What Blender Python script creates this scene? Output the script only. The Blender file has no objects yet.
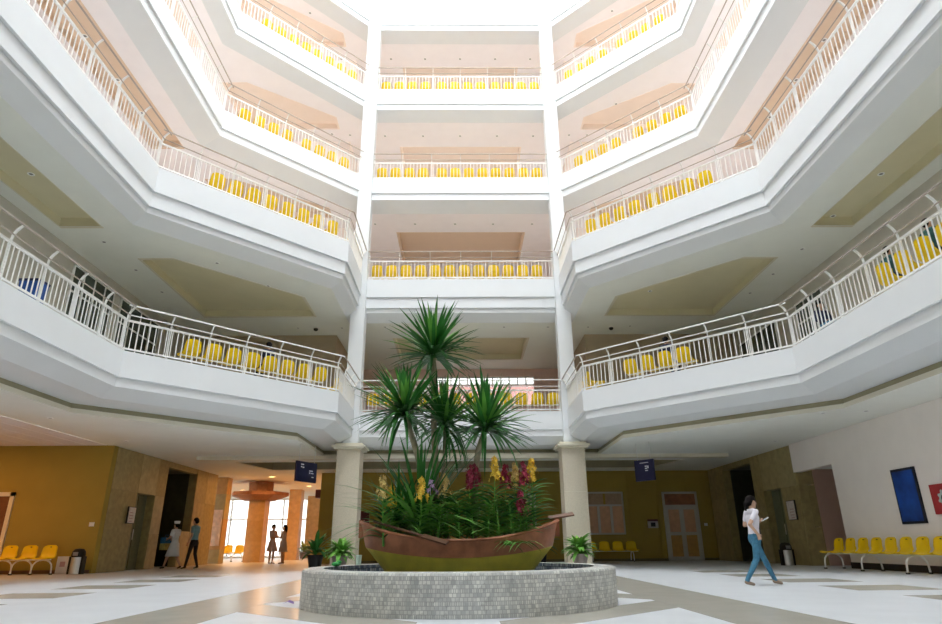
import bpy, bmesh, math, random
from mathutils import Vector, Matrix
from mathutils.geometry import tessellate_polygon
random.seed(7)
S = bpy.context.scene
COL = S.collection
PI = math.pi

# ------------------------------------------------------------------ camera
FPX, PITCH, YAW, ROLL = 624.53, .357, .0152, -.0087
EYE = .70
DZ = .053                       # heights below were measured with the eye at .647
cp, sp, cy, sy = math.cos(PITCH), math.sin(PITCH), math.cos(YAW), math.sin(YAW)
fw = Vector((sy*cp, cy*cp, sp)); r0 = Vector((cy, -sy, 0)); u0 = r0.cross(fw)
cr, sr = math.cos(ROLL), math.sin(ROLL)
rt = cr*r0+sr*u0; up = -sr*r0+cr*u0
cam_d = bpy.data.cameras.new('camera'); cam = bpy.data.objects.new('camera', cam_d); COL.objects.link(cam)
M = Matrix((rt, up, -fw)).transposed().to_4x4(); M.translation = Vector((.047, 0, EYE)); cam.matrix_world = M
cam_d.sensor_width = 36; cam_d.lens = 36*FPX/942; cam_d.clip_start = .05; cam_d.clip_end = 300
S.camera = cam

# ------------------------------------------------------------------ world, light, exposure
w = bpy.data.worlds.new('overcast_sky'); S.world = w; w.use_nodes = True
bg = w.node_tree.nodes['Background']; bg.inputs[0].default_value = (.94, .97, 1, 1); bg.inputs[1].default_value = 18.5
S.view_settings.view_transform = 'Standard'; S.view_settings.look = 'None'
S.view_settings.exposure = 0; S.view_settings.gamma = 1; S.view_settings.use_curve_mapping = False
S.cycles.max_bounces = 14; S.cycles.diffuse_bounces = 10; S.cycles.glossy_bounces = 4
S.cycles.transparent_max_bounces = 16; S.cycles.caustics_reflective = False; S.cycles.caustics_refractive = False
S.cycles.use_denoising = True; S.cycles.sample_clamp_indirect = 8
S.cycles.use_light_tree = True
def portal(name, loc, rot, sx, sy_):
    l = bpy.data.lights.new(name, 'AREA'); l.shape = 'RECTANGLE'; l.size = sx; l.size_y = sy_
    l.cycles.is_portal = True
    o = bpy.data.objects.new(name, l); o.location = loc; o.rotation_euler = rot; COL.objects.link(o)
portal('skylight_portal', (0, 9, 30.45), (0, 0, 0), 6.7, 16.6)
portal('entrance_portal', (-13, 43.85, 1.9), (-PI/2, 0, 0), 13.8, 3.7)

# ------------------------------------------------------------------ materials
MATS = {}
def mat(name, col, rough=.6, var=.04, scale=8, metal=0, bump=0, emit=None, spec=.4):
    if name in MATS: return MATS[name]
    m = bpy.data.materials.new(name); m.use_nodes = True; nt = m.node_tree; b = nt.nodes['Principled BSDF']
    b.inputs['Roughness'].default_value = rough; b.inputs['Metallic'].default_value = metal
    b.inputs['Specular IOR Level'].default_value = spec
    tc = nt.nodes.new('ShaderNodeTexCoord'); nz = nt.nodes.new('ShaderNodeTexNoise')
    nz.inputs['Scale'].default_value = scale; nz.inputs['Detail'].default_value = 3
    nt.links.new(tc.outputs['Object'], nz.inputs['Vector'])
    rp = nt.nodes.new('ShaderNodeValToRGB'); nt.links.new(nz.outputs['Fac'], rp.inputs['Fac'])
    rp.color_ramp.elements[0].position = .3; rp.color_ramp.elements[1].position = .7
    rp.color_ramp.elements[0].color = [max(0, c*(1-var)) for c in col]+[1]
    rp.color_ramp.elements[1].color = [min(1, c*(1+var)) for c in col]+[1]
    nt.links.new(rp.outputs['Color'], b.inputs['Base Color'])
    if bump:
        bp = nt.nodes.new('ShaderNodeBump'); bp.inputs['Strength'].default_value = bump; bp.inputs['Distance'].default_value = .01
        nt.links.new(nz.outputs['Fac'], bp.inputs['Height']); nt.links.new(bp.outputs['Normal'], b.inputs['Normal'])
    if emit:
        b.inputs['Emission Color'].default_value = (*emit[0], 1); b.inputs['Emission Strength'].default_value = emit[1]
    MATS[name] = m
    return m
WHITE = mat('white_paint', (.76, .785, .80), .55, .01, 2)
CEIL = mat('ceiling_paint', (.87, .89, .84), .8, .015, 2)
CREAM = mat('cream_trim', (.74, .70, .57), .6, .02, 3)
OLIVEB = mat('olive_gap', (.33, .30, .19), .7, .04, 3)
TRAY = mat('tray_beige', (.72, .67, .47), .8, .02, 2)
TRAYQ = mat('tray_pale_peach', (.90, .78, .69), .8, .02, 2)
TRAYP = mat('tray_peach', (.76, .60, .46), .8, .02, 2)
CEILP = mat('pale_pink_ceiling', (.91, .88, .90), .8, .015, 2)
PFLOOR = mat('pale_gallery_floor', (.90, .86, .82), .3, .03, 3)
PEACH = mat('peach_wall', (.93, .84, .79), .8, .02, 2)
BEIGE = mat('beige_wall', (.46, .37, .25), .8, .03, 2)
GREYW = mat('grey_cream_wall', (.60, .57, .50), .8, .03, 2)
GFLOOR = mat('gallery_floor_tile', (.62, .62, .58), .35, .03, 3)
OLIVE = mat('olive_yellow_paint', (.36, .26, .045), .7, .05, 1.5)
PINKW = mat('pinkish_white_paint', (.90, .84, .79), .8, .02, 2)
PINKB = mat('pink_brown_paint', (.60, .40, .32), .8, .03, 2)
STONE = [mat('olive_stone_a', (.36, .29, .13), .45, .18, 5), mat('olive_stone_b', (.32, .26, .11), .45, .18, 6), mat('olive_stone_c', (.40, .33, .16), .45, .16, 4)]
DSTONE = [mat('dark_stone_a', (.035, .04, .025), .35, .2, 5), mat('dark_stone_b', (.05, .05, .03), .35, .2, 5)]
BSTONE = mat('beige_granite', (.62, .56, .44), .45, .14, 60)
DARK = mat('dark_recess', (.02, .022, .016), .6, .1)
METALW = mat('white_enamel', (.88, .88, .86), .35, .01)
HAND = mat('brown_steel_handrail', (.42, .36, .31), .35, .05)
YEL = mat('yellow_plastic', (.86, .58, .0), .38, .03)
BLACK = mat('black_rubber', (.015, .015, .016), .6, .1)
STEEL = mat('brushed_steel', (.7, .7, .68), .3, .03, metal=.8)
FLW = mat('white_terrazzo', (.60, .62, .645), .38, .05, 1.6, spec=.5)
FLG = mat('grey_terrazzo', (.40, .38, .33), .25, .06, 2.5, spec=.5)
GRAP = mat('grey_plastic', (.25, .25, .25), .5, .05)
def glass(name, tint, refl=.1):
    m = bpy.data.materials.new(name); m.use_nodes = True; nt = m.node_tree; nt.nodes.clear()
    o = nt.nodes.new('ShaderNodeOutputMaterial'); mx = nt.nodes.new('ShaderNodeMixShader'); t = nt.nodes.new('ShaderNodeBsdfTransparent')
    g = nt.nodes.new('ShaderNodeBsdfGlossy'); t.inputs[0].default_value = (*tint, 1); g.inputs['Roughness'].default_value = .05
    mx.inputs[0].default_value = refl
    nt.links.new(t.outputs[0], mx.inputs[1]); nt.links.new(g.outputs[0], mx.inputs[2]); nt.links.new(mx.outputs[0], o.inputs[0])
    MATS[name] = m
    return m
GLASS = glass('clear_glass', (.95, .97, .97), .06)
ROSEG = glass('rose_tinted_glass', (.26, .19, .18), .06)
TGLASS = glass('dimming_glass', (.36, .36, .35), .06)  # tint added to dim the strong sky behind the upright windows
def mosaic(name, c1, c2, mortar, sc):
    m = bpy.data.materials.new(name); m.use_nodes = True; nt = m.node_tree; b = nt.nodes['Principled BSDF']
    b.inputs['Roughness'].default_value = .35
    tc = nt.nodes.new('ShaderNodeTexCoord'); br = nt.nodes.new('ShaderNodeTexBrick'); nt.links.new(tc.outputs['UV'], br.inputs['Vector'])
    br.offset = 0.37; br.squash = .55; br.squash_frequency = 3; br.offset_frequency = 2
    br.inputs['Scale'].default_value = sc; br.inputs['Brick Width'].default_value = .45; br.inputs['Row Height'].default_value = .42
    br.inputs['Mortar Size'].default_value = .035; br.inputs['Color1'].default_value = (*c1, 1); br.inputs['Color2'].default_value = (*c2, 1)
    br.inputs['Mortar'].default_value = (*mortar, 1)
    vz = nt.nodes.new('ShaderNodeTexVoronoi'); vz.inputs['Scale'].default_value = sc*1.1; nt.links.new(tc.outputs['UV'], vz.inputs['Vector'])
    mx = nt.nodes.new('ShaderNodeMix'); mx.data_type = 'RGBA'; mx.blend_type = 'MULTIPLY'; mx.inputs[0].default_value = .35
    bw = nt.nodes.new('ShaderNodeRGBToBW'); nt.links.new(vz.outputs['Color'], bw.inputs[0])
    nt.links.new(br.outputs['Color'], mx.inputs[6]); nt.links.new(bw.outputs[0], mx.inputs[7]); nt.links.new(mx.outputs[2], b.inputs['Base Color'])
    MATS[name] = m
    return m
MOSG = mosaic('grey_mosaic', (.86, .86, .80), (.52, .53, .52), (.46, .46, .44), 10.5)
MOSB = mosaic('blue_mosaic', (.05, .09, .17), (.60, .66, .68), (.02, .03, .05), 9)

# ------------------------------------------------------------------ mesh helpers
class MB:
    def __init__(s): s.v = []; s.f = []; s.m = []; s.cur = 0
    def add(s, vs, fs):
        n = len(s.v); s.v += [tuple(v) for v in vs]; s.f += [tuple(i+n for i in f) for f in fs]; s.m += [s.cur]*len(fs); return s
    def box(s, x0, x1, y0, y1, z0, z1):
        return s.add([(x0,y0,z0),(x1,y0,z0),(x1,y1,z0),(x0,y1,z0),(x0,y0,z1),(x1,y0,z1),(x1,y1,z1),(x0,y1,z1)],
                     [(0,3,2,1),(4,5,6,7),(0,1,5,4),(1,2,6,5),(2,3,7,6),(3,0,4,7)])
    def obox(s, p, q, a, b, upv=(0,0,1)):          # bar from p to q, width a, height b
        p, q = Vector(p), Vector(q); d = (q-p).normalized(); sd = d.cross(Vector(upv))
        if sd.length < 1e-4: sd = Vector((1,0,0))
        sd.normalize(); uu = sd.cross(d)
        vs = [c+sd*i*a/2+uu*j*b/2 for c in (p, q) for i, j in ((-1,-1),(1,-1),(1,1),(-1,1))]
        return s.add(vs, [(0,1,2,3),(7,6,5,4),(0,4,5,1),(1,5,6,2),(2,6,7,3),(3,7,4,0)])
    def tube(s, path, r, n=8, caps=True):
        path = [Vector(p) for p in path]; rs = r if isinstance(r, (list, tuple)) else [r]*len(path); vs = []
        for i, p in enumerate(path):
            d = (path[min(i+1, len(path)-1)]-path[max(i-1, 0)]).normalized()
            a = d.cross(Vector((0,0,1)))
            if a.length < 1e-3: a = Vector((1,0,0))
            a.normalize(); b = a.cross(d)
            vs += [p+(a*math.cos(2*PI*k/n)+b*math.sin(2*PI*k/n))*rs[i] for k in range(n)]
        fs = [(i*n+k, i*n+(k+1) % n, (i+1)*n+(k+1) % n, (i+1)*n+k) for i in range(len(path)-1) for k in range(n)]
        if caps: fs += [tuple(range(n))[::-1], tuple(range((len(path)-1)*n, len(path)*n))]
        return s.add(vs, fs)
    def lathe(s, prof, n=24, c=(0,0,0), closed=False):
        vs = [(c[0]+r*math.cos(2*PI*k/n), c[1]+r*math.sin(2*PI*k/n), c[2]+z) for r, z in prof for k in range(n)]
        m = len(prof); rng = range(m if closed else m-1)
        fs = [(i*n+k, i*n+(k+1) % n, ((i+1) % m)*n+(k+1) % n, ((i+1) % m)*n+k) for i in rng for k in range(n)]
        return s.add(vs, fs)
    def ell(s, c, r, n=10, m=7):
        prof = [(math.sin(PI*i/m), -math.cos(PI*i/m)) for i in range(m+1)]
        vs = [(c[0]+r[0]*a*math.cos(2*PI*k/n), c[1]+r[1]*a*math.sin(2*PI*k/n), c[2]+r[2]*b) for a, b in prof for k in range(n)]
        return s.add(vs, [(i*n+k, i*n+(k+1) % n, (i+1)*n+(k+1) % n, (i+1)*n+k) for i in range(m) for k in range(n)])
    def poly(s, loops, z):
        L = [[Vector((p[0], p[1], 0)) for p in l] for l in loops]; flat = [p for l in L for p in l]
        return s.add([(p.x, p.y, z) for p in flat], [tuple(t) for t in tessellate_polygon(L)])
    def mesh(s, name, mats, smooth=False):
        me = bpy.data.meshes.new(name); me.from_pydata(s.v, [], s.f); me.update()
        for m in (mats if isinstance(mats, (list, tuple)) else [mats]): me.materials.append(m)
        if len(me.materials) > 1: me.polygons.foreach_set('material_index', s.m)
        if smooth: me.polygons.foreach_set('use_smooth', [True]*len(me.polygons))
        return me
    def build(s, name, mats, parent=None, smooth=False): return obj(name, s.mesh(name, mats, smooth), parent)
def obj(name, me, parent=None, loc=None, rz=None):
    o = bpy.data.objects.new(name, me); COL.objects.link(o)
    if parent: o.parent = parent
    if loc: o.location = loc
    if rz is not None: o.rotation_euler = (0, 0, rz)
    return o
def tag(o, label, cat, group=None):
    o['label'] = label; o['category'] = cat
    if group: o['group'] = group
    return o
def thing(name, label, cat, loc=(0,0,0), rz=0, group=None):
    return tag(obj(name, None, None, loc, rz), label, cat, group)
def struct(name, mb, m, parent=None, label=None, smooth=False):
    o = mb.build(name, m, parent, smooth); o['kind'] = 'structure'
    if label: o['label'] = label
    return o
def B(*a): return MB().box(*a)

# ------------------------------------------------------------------ plan of the atrium
W = 8.071
def ring(cx, cyy, ky):          # hole outline, counter-clockwise, symmetric about the fountain (y = 9)
    q = [(cx, 22.)] if cyy < 21.9 else []
    h = [(W, ky), (cx, cyy)] + q
    right = [(x, 18-y) for x, y in reversed(h)] + h
    return right + [(-x, y) for x, y in reversed(right)]
RA = ring(3.743, 18.874, 14.448)      # two lower galleries
RB = ring(3.842, 22., 17.815)         # upper galleries and roof
def offset(poly, d):
    out = []; n = len(poly)
    for i in range(n):
        p0, p, p1 = Vector(poly[i-1]), Vector(poly[i]), Vector(poly[(i+1) % n])
        a = (p-p0).normalized(); b = (p1-p).normalized(); n1 = Vector((a.y, -a.x)); n2 = Vector((b.y, -b.x))
        m = (n1+n2)/(1+n1.dot(n2)); out.append((p.x+m.x*d, p.y+m.y*d))
    return out
def sweep(mb, poly, prof):
    n = len(poly); rows = [[(x, y, z) for x, y in offset(poly, d)] for d, z in prof]
    return mb.add([v for r in rows for v in r], [(i*n+k, i*n+(k+1) % n, (i+1)*n+(k+1) % n, (i+1)*n+k) for i in range(len(prof)-1) for k in range(n)])

ZR = {2: 5.134+DZ, 3: 10.255+DZ, 4: 14.709+DZ, 5: 19.152+DZ}     # underside of each railing
ZF = {k: v-.10 for k, v in ZR.items()}                          # gallery floors
ZC = {2: 8.60+DZ, 3: 13.45+DZ, 4: 17.87+DZ, 5: 22.48+DZ}         # ceiling over each gallery
ZG = 3.70+DZ                                                    # ground-floor ceiling
RINGS = {2: RA, 3: RA, 4: RB, 5: RB, 6: RB}
ORD = {2: 'lowest gallery', 3: 'second gallery', 4: 'third gallery', 5: 'top gallery'}
def up_(l): return [(d, z+DZ) for d, z in l]
PROF = {
 2: up_([(0, 4.44), (.06, 4.44), (.06, 4.21), (.45, 3.97), (1.36, 3.93)]),
 3: up_([(0, 9.47), (.07, 9.47), (.07, 9.05), (.15, 9.05), (.15, 8.88), (.52, 8.60)]),
 4: up_([(0, 14.0), (.06, 14.0), (.06, 13.71), (.75, 13.45)]),
 5: up_([(0, 18.40), (.06, 18.40), (.06, 18.13), (.6, 17.87)]),
 6: up_([(0, 22.78), (.06, 22.78), (.06, 22.5), (.88, 22.48)])}
OUTER = [(-11.2, -8), (11.2, -8), (11.2, 29.4), (-11.2, 29.4)]
for L in (2, 3, 4, 5, 6):
    top = ZR[L]-.05 if L < 6 else 23.5+DZ
    mb = MB(); sweep(mb, RINGS[L], [(.22, top-.06), (.22, top), (0, top)]+PROF[L])
    fo = struct('trim_%d' % (L-1), mb, WHITE, label='white stepped fascia of the %s' % ORD.get(L, 'roof edge'))
    if L < 6:
        struct('floor_gallery', MB().poly([OUTER, offset(RINGS[L], .2)], ZF[L]), GFLOOR if L == 2 else PFLOOR, label='tiled floor of the %s' % ORD[L])

# ceilings over the galleries with their recessed trays
def tray_side(sx, ky):          # the tray over a diagonal: rectangle with one corner cut along the gallery
    dy = ky-14.45
    return [(sx*9.4, 16.8+dy), (sx*8.4, 16.8+dy), (sx*5.4, min(19.8+dy, 22.2)), (sx*5.4, min(21.7+dy, 23.0)), (sx*9.4, min(21.7+dy, 23.0))]
TRAYC = [(-2.72, 24.4), (2.72, 24.4), (2.72, 27.5), (-2.72, 27.5)]
def side_tray(sx, y1): return [(sx*10.55, y1-9), (sx*9.45, y1-9), (sx*9.45, y1), (sx*10.55, y1)]
def make_tray(parent, loop, z, m, h=.24):
    mb = MB(); n = len(loop)
    mb.add([(x, y, z) for x, y in loop]+[(x, y, z+h) for x, y in loop], [(i, (i+1) % n, n+(i+1) % n, n+i) for i in range(n)])
    mb.poly([loop], z+h); mb.cur = 1
    c = Vector((sum(p[0] for p in loop)/n, sum(p[1] for p in loop)/n))
    inn = [tuple(Vector(p)+(Vector(p)-c).normalized()*.10) for p in loop]
    mb.add([(x, y, z-.012) for x, y in loop]+[(x, y, z-.012) for x, y in inn]+[(x, y, z) for x, y in inn],
           [(i, (i+1) % n, n+(i+1) % n, n+i) for i in range(n)]+[(n+i, n+(i+1) % n, 2*n+(i+1) % n, 2*n+i) for i in range(n)])
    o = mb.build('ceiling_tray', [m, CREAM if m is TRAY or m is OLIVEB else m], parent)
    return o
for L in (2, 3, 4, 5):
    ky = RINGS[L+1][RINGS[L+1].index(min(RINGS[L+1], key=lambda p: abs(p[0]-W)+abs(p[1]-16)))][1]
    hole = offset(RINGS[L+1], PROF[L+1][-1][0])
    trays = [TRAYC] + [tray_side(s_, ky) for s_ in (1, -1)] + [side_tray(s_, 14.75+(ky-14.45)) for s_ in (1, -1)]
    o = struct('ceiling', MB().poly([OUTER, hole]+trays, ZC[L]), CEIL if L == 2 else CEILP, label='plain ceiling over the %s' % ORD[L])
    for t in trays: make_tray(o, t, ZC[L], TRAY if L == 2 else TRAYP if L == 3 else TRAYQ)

# ------------------------------------------------------------------ walls of the galleries
def added_glazing(xx, runs, z0, z1):  # invented strip windows that bring extra daylight into the gallery
    for a, b in runs:
        mb = MB(); n = 6
        wn = struct('window_added', mb.box(*xx, a, b, z0, z0+.06).box(*xx, a, b, z1-.06, z1), METALW, label='added strip window letting daylight into the gallery')
        for i in range(n+1): MB().box(*xx, a+(b-a)*i/n-.03, a+(b-a)*i/n+.03, z0, z1).build('mullion', METALW, wn)
        for i in range(n): MB().box(sum(xx)/2-.004, sum(xx)/2+.004, a+(b-a)*i/n+.03, a+(b-a)*(i+1)/n-.03, z0+.06, z1-.06).build('pane', TGLASS, wn)
for L in (2, 3, 4, 5):
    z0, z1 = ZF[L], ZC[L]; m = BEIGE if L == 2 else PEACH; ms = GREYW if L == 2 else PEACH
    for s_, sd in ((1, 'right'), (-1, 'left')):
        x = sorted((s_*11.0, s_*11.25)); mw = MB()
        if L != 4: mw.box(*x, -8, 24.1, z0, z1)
        else: mw.box(*x, -8, 24.1, z0, z0+.9).box(*x, -8, 24.1, z0+1.85, z1).box(*x, -8, 3, z0+.9, z0+1.85).box(*x, 9, 13, z0+.9, z0+1.85).box(*x, 21, 24.1, z0+.9, z0+1.85); added_glazing(sorted((s_*11.1, s_*11.13)), [(3, 9), (13, 21)], z0+.9, z0+1.85)
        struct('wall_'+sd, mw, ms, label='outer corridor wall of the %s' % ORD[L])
        x = sorted((s_*5.0, s_*11.0)); struct('wall_core', B(*x, 23.95, 29.4, z0, z1), m, label='projecting room block behind the %s' % ORD[L])
    struct('wall_back', B(-5, 5, 29.2, 29.5, z0, z0+1.75).box(-5, 5, 29.2, 29.5, z0+3.2, z1).box(-5, -1.3, 29.2, 29.5, z0+1.75, z0+3.2).box(3.5, 5, 29.2, 29.5, z0+1.75, z0+3.2) if L == 2 else B(-5, 5, 29.2, 29.5, z0, z1) if L != 4 else B(-5, 5, 29.2, 29.5, z0, z0+.9).box(-5, 5, 29.2, 29.5, z0+2.1, z1).box(-5, -4.2, 29.2, 29.5, z0+.9, z0+2.1).box(4.2, 5, 29.2, 29.5, z0+.9, z0+2.1), mat('pink_gallery_wall', (.80, .60, .54), .8) if L == 2 else PEACH, label='back wall of the %s between the room blocks' % ORD[L])
    if L == 4:  # invented back window, added to brighten this gallery's ceiling
        wn = struct('window_added', B(-4.2, 4.2, 29.3, 29.36, z0+.9, z0+.96).box(-4.2, 4.2, 29.3, 29.36, z0+2.04, z0+2.1), METALW, label='added wide window lighting the %s from its back wall' % ORD[L])
        for i in range(8): MB().box(-4.2+1.2*i-.03, -4.2+1.2*i+.03, 29.3, 29.36, z0+.9, z0+2.1).build('mullion', METALW, wn)
        for i in range(7): MB().box(-4.17+1.2*i, -3.03+1.2*i, 29.32, 29.33, z0+.96, z0+2.04).build('pane', TGLASS, wn)
    struct('wall_front', B(-11, 11, -8.2, -8, z0, z1), ms, label='front wall of the %s' % ORD[L])

# columns through all floors
for s_ in (1, -1):
    side = 'white wall' if s_ > 0 else 'orange wall'
    c = thing('column', 'tall white column rising through the galleries from a stone base on the %s side' % side, 'column', (s_*3.842, 22.08, 0), 0, None)
    MB().box(-.265, .265, -.265, .265, 3.96, 23.4).build('shaft', WHITE, c)
    mb = MB()
    for a, z0, z1 in ((.50, 3.80, 3.86), (.56, 3.86, 3.93), (.46, 3.93, 4.0)): mb.box(-a, a, -a, a, z0, z1)
    mb.build('capital', CREAM, c)
    MB().box(-.38, .38, -.38, .38, 0, 3.80).build('core', CREAM, c)
    for z0, z1 in ((0, .95), (.955, 2.35), (2.355, 3.79)):
        MB().box(-.395, .395, -.395, .395, z0+.004, z1-.004).build('stone_panel', BSTONE, c)

# ------------------------------------------------------------------ ground floor
fl = struct('floor', MB().box(-20, 16, -8.2, 46, -.2, 0), FLW, label='polished pale terrazzo floor of the atrium')
def inlay(name, loops):
    mb = MB()
    for l in loops:
        n = len(l); mb.add([(x, y, .002) for x, y in l]+[(x, y, -.01) for x, y in l], [tuple(range(n))]+[(i, n+i, n+(i+1) % n, (i+1) % n) for i in range(n)])
    mb.build(name, FLG, fl)
for s_ in (1, -1):
    x0, x1 = sorted((s_*2.55, s_*3.6)); inlay('inlay_band', [[(x0, -8), (x1, -8), (x1, 22), (x0, 22)]])
    for ys in (1, -1):
        inlay('inlay_band', [[(s_*2.545, 9+ys*1.05), (s_*2.545, 9+ys*.1), (s_*.4, 9+ys*2.25), (s_*.4, 9+ys*3.2)]])
    for k in range(-4, 4):
        yy = 10.35+2.2*k; x0, x1 = sorted((s_*6.1, s_*7.5)); inlay('inlay_square', [[(x0, yy), (x1, yy), (x1, yy+1.2), (x0, yy+1.2)]])

# lower ceiling, its lip, the beam and the tray behind it
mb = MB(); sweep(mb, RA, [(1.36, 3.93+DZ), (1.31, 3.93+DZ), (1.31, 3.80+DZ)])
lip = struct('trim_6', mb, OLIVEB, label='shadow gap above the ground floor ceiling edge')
mb = MB(); sweep(mb, RA, [(1.36, 3.81+DZ), (1.27, 3.81+DZ), (1.27, ZG)])
struct('trim_7', mb, CREAM, label='cream edge of the dropped ceiling around the atrium')
GT = [(-8.6, 24.7), (8.6, 24.7), (8.0, 27.2), (-8.0, 27.2)]
cg = struct('ceiling', MB().poly([[(-11.2, -8), (11.2, -8), (11.2, 28.8), (-11.2, 28.8)], offset(RA, 1.27), GT], ZG), CEIL, label='dropped ceiling over the ground floor')
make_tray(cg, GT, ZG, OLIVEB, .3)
struct('trim_8', B(-9.5, 9.7, 22.95, 23.3, ZG-.12, ZG+.01), CREAM, label='shallow cream beam across the ground floor ceiling')
struct('ceiling', B(-20, -6.0, 28.8, 44.4, ZG, ZG+.1), CEIL, label='ceiling of the entrance hall')
struct('ceiling', B(-20, -11.2, 24, 28.8, ZG, ZG+.1), CEIL, label='ceiling of the lift lobby')
# side bay with a strip ceiling
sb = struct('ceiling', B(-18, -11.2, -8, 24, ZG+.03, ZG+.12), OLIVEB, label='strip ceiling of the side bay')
SM = mat('pink_white_strip', (.86, .84, .88), .7, .02, 2)
for i in range(11):
    for j in range(6):
        x = -11.22-.6*(i+1); y = 20.2-2.4*(j+1)
        MB().box(x+.012, x+.588, y+.012, y+2.388, ZG, ZG+.035).build('ceiling_panel', SM, sb)

# walls
wl = struct('wall_left', B(-18, -11.0, 20.2, 20.5, 0, ZG+.1), OLIVE, label='orange yellow wall of the side bay')
struct('wall_bay', B(-18.2, -18, -8, 20.5, 0, ZG+.1), OLIVE, label='far wall of the side bay')
struct('baseboard_left', B(-18, -11.05, 20.17, 20.2, 0, .1), mat('brown_skirting', (.16, .09, .05), .5), label='brown skirting of the orange wall')
wr = MB(); wr.box(10.95, 11.2, -8, 18.75, 0, ZG+.02); wr.box(10.95, 11.2, 18.75, 21.0, 2.85, ZG+.02)
wrr = struct('wall_right', wr, PINKW, label='pinkish white side wall')
struct('wall_pilaster', B(10.9, 10.95, 8, 13.9, 0, ZG), PINKW, label='shallow pilaster of the white wall')
struct('baseboard_right', B(10.925, 10.95, -8, 18.75, 0, .16), mat('black_skirting', (.03, .022, .02), .4), label='dark skirting of the white wall')
struct('wall_passage', B(11.55, 15, 21.0, 21.2, 0, ZG), PINKB, label='pink wall inside the passage')
struct('ceiling_passage', B(11.2, 15, 17, 21.2, 2.95, 3.0), CEIL, label='low ceiling of the passage')
struct('wall_passage', B(15, 15.2, 10, 21.2, 0, ZG), PINKB, label='end wall of the passage')
struct('wall_passage', B(11.2, 15, 17.5, 17.7, 0, 3), PINKB, label='near wall of the passage')
wb = struct('wall_back', B(-5.6, 11.2, 28.6, 28.9, 0, ZG+.05), OLIVE, label='olive back wall of the ground floor')
struct('wall_front', B(-18, 11.2, -8.4, -8.2, 0, ZG+.2), PINKW, label='front wall of the ground floor')

def clad(parent, axis, plane, a0, a1, z0, z1, na, zs, mats, t=.025, openings=(), sgn=1):
    w_ = (a1-a0)/na; zz = [z0]+list(zs)+[z1]
    for i in range(na):
        for j in range(len(zz)-1):
            p0, p1 = a0+i*w_+.005, a0+(i+1)*w_-.005; q0, q1 = zz[j]+.005, zz[j+1]-.005
            if any(p1 > o[0]+.01 and p0 < o[1]-.01 and q1 > o[2]+.01 and q0 < o[3]-.01 for o in openings): continue
            e = sorted((plane, plane+sgn*(t+.006*random.random())))
            m = random.choice(mats)
            (MB().box(*e, p0, p1, q0, q1) if axis == 'x' else MB().box(p0, p1, *e, q0, q1)).build('stone_panel', m, parent)

# side core walls: stone clad, with a service door, a dark lift lobby opening and a pier
DGREEN = mat('grey_green_door', (.16, .18, .11), .45, .1)
for s_, sd in ((1, 'right'), (-1, 'left')):
    X = s_*11.02
    x = sorted((X, X+s_*.3)); mb = MB()
    segs = [(20.45 if s_ < 0 else 21.0, 22.15, 0, ZG), (22.15, 23.45, 2.45, ZG), (23.45, 24.2, 0, ZG), (24.2, 26.9, 3.55, ZG), (26.9, 28.9 if s_ > 0 else 29.2, 0, ZG)]
    for a, b, z0, z1 in segs: mb.box(*x, a, b, z0, z1)
    cw = struct('wall_'+sd, mb, STONE[1], label='stone clad core wall')
    a0 = segs[0][0]
    clad(cw, 'x', X, a0, 22.15, 0, ZG-.01, 1, (1.15, 2.45), STONE, sgn=-s_)
    clad(cw, 'x', X, 22.15, 23.45, 2.45, ZG-.01, 1, (), STONE, sgn=-s_)
    clad(cw, 'x', X, 23.45, 24.2, 0, ZG-.01, 1, (1.15, 2.45), STONE, sgn=-s_)
    clad(cw, 'x', X, 26.9, 28.5 if s_ > 0 else 29.2, 0, ZG-.01, 2, (1.15, 2.45), STONE, sgn=-s_)
    # return face towards the viewer
    clad(cw, 'y', a0, *sorted((X, X+s_*.5)), 0, ZG-.01, 1, (1.15, 2.45), STONE, sgn=-1)
    # lift lobby recess
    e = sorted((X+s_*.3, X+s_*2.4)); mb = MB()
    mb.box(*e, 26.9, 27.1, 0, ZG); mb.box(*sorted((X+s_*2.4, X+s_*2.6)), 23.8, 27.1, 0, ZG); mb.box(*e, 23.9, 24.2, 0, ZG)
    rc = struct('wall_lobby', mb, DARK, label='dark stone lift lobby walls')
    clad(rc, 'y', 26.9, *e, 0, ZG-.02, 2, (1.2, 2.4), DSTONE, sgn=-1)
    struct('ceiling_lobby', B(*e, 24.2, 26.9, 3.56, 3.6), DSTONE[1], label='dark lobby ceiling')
    # service door in its recess
    dr = struct('door_%d' % (2 if s_ > 0 else 1), B(*sorted((X+s_*.26, X+s_*.32)), 22.15, 23.45, 0, 2.45), DGREEN, label='grey green service door in the stone wall')
    for a in (22.2, 22.83): MB().box(*sorted((X+s_*.235, X+s_*.262)), a, a+.58, .05, 2.4).build('door_leaf', DGREEN, dr)
    MB().tube([(X+s_*.2, 22.76, .95), (X+s_*.2, 22.76, 1.3)], .015).build('door_handle', STEEL, dr)
clad(wrr, 'y', 21.0, 11.3, 11.55, 0, ZG, 1, (1.15, 2.45), STONE, sgn=-1)
# low stone wall inside the lobby on the orange side
lw = struct('wall_low', B(-11.3, -11.0, 26.0, 26.9, 0, 1.3), STONE[2], label='low stone wall by the lift lobby')
# panel joints of the olive back wall
for i in range(13):
    x0 = -5.58+i*1.29
    MB().box(x0+.008, min(x0+1.282, 11.0), 28.575, 28.6, .1, ZG-.02).build('wall_panel', OLIVE, wb)
struct('baseboard_back', B(-5.6, 11, 28.56, 28.6, 0, .1), mat('olive_skirting', (.14, .12, .05), .5), label='olive skirting of the back wall')

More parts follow.
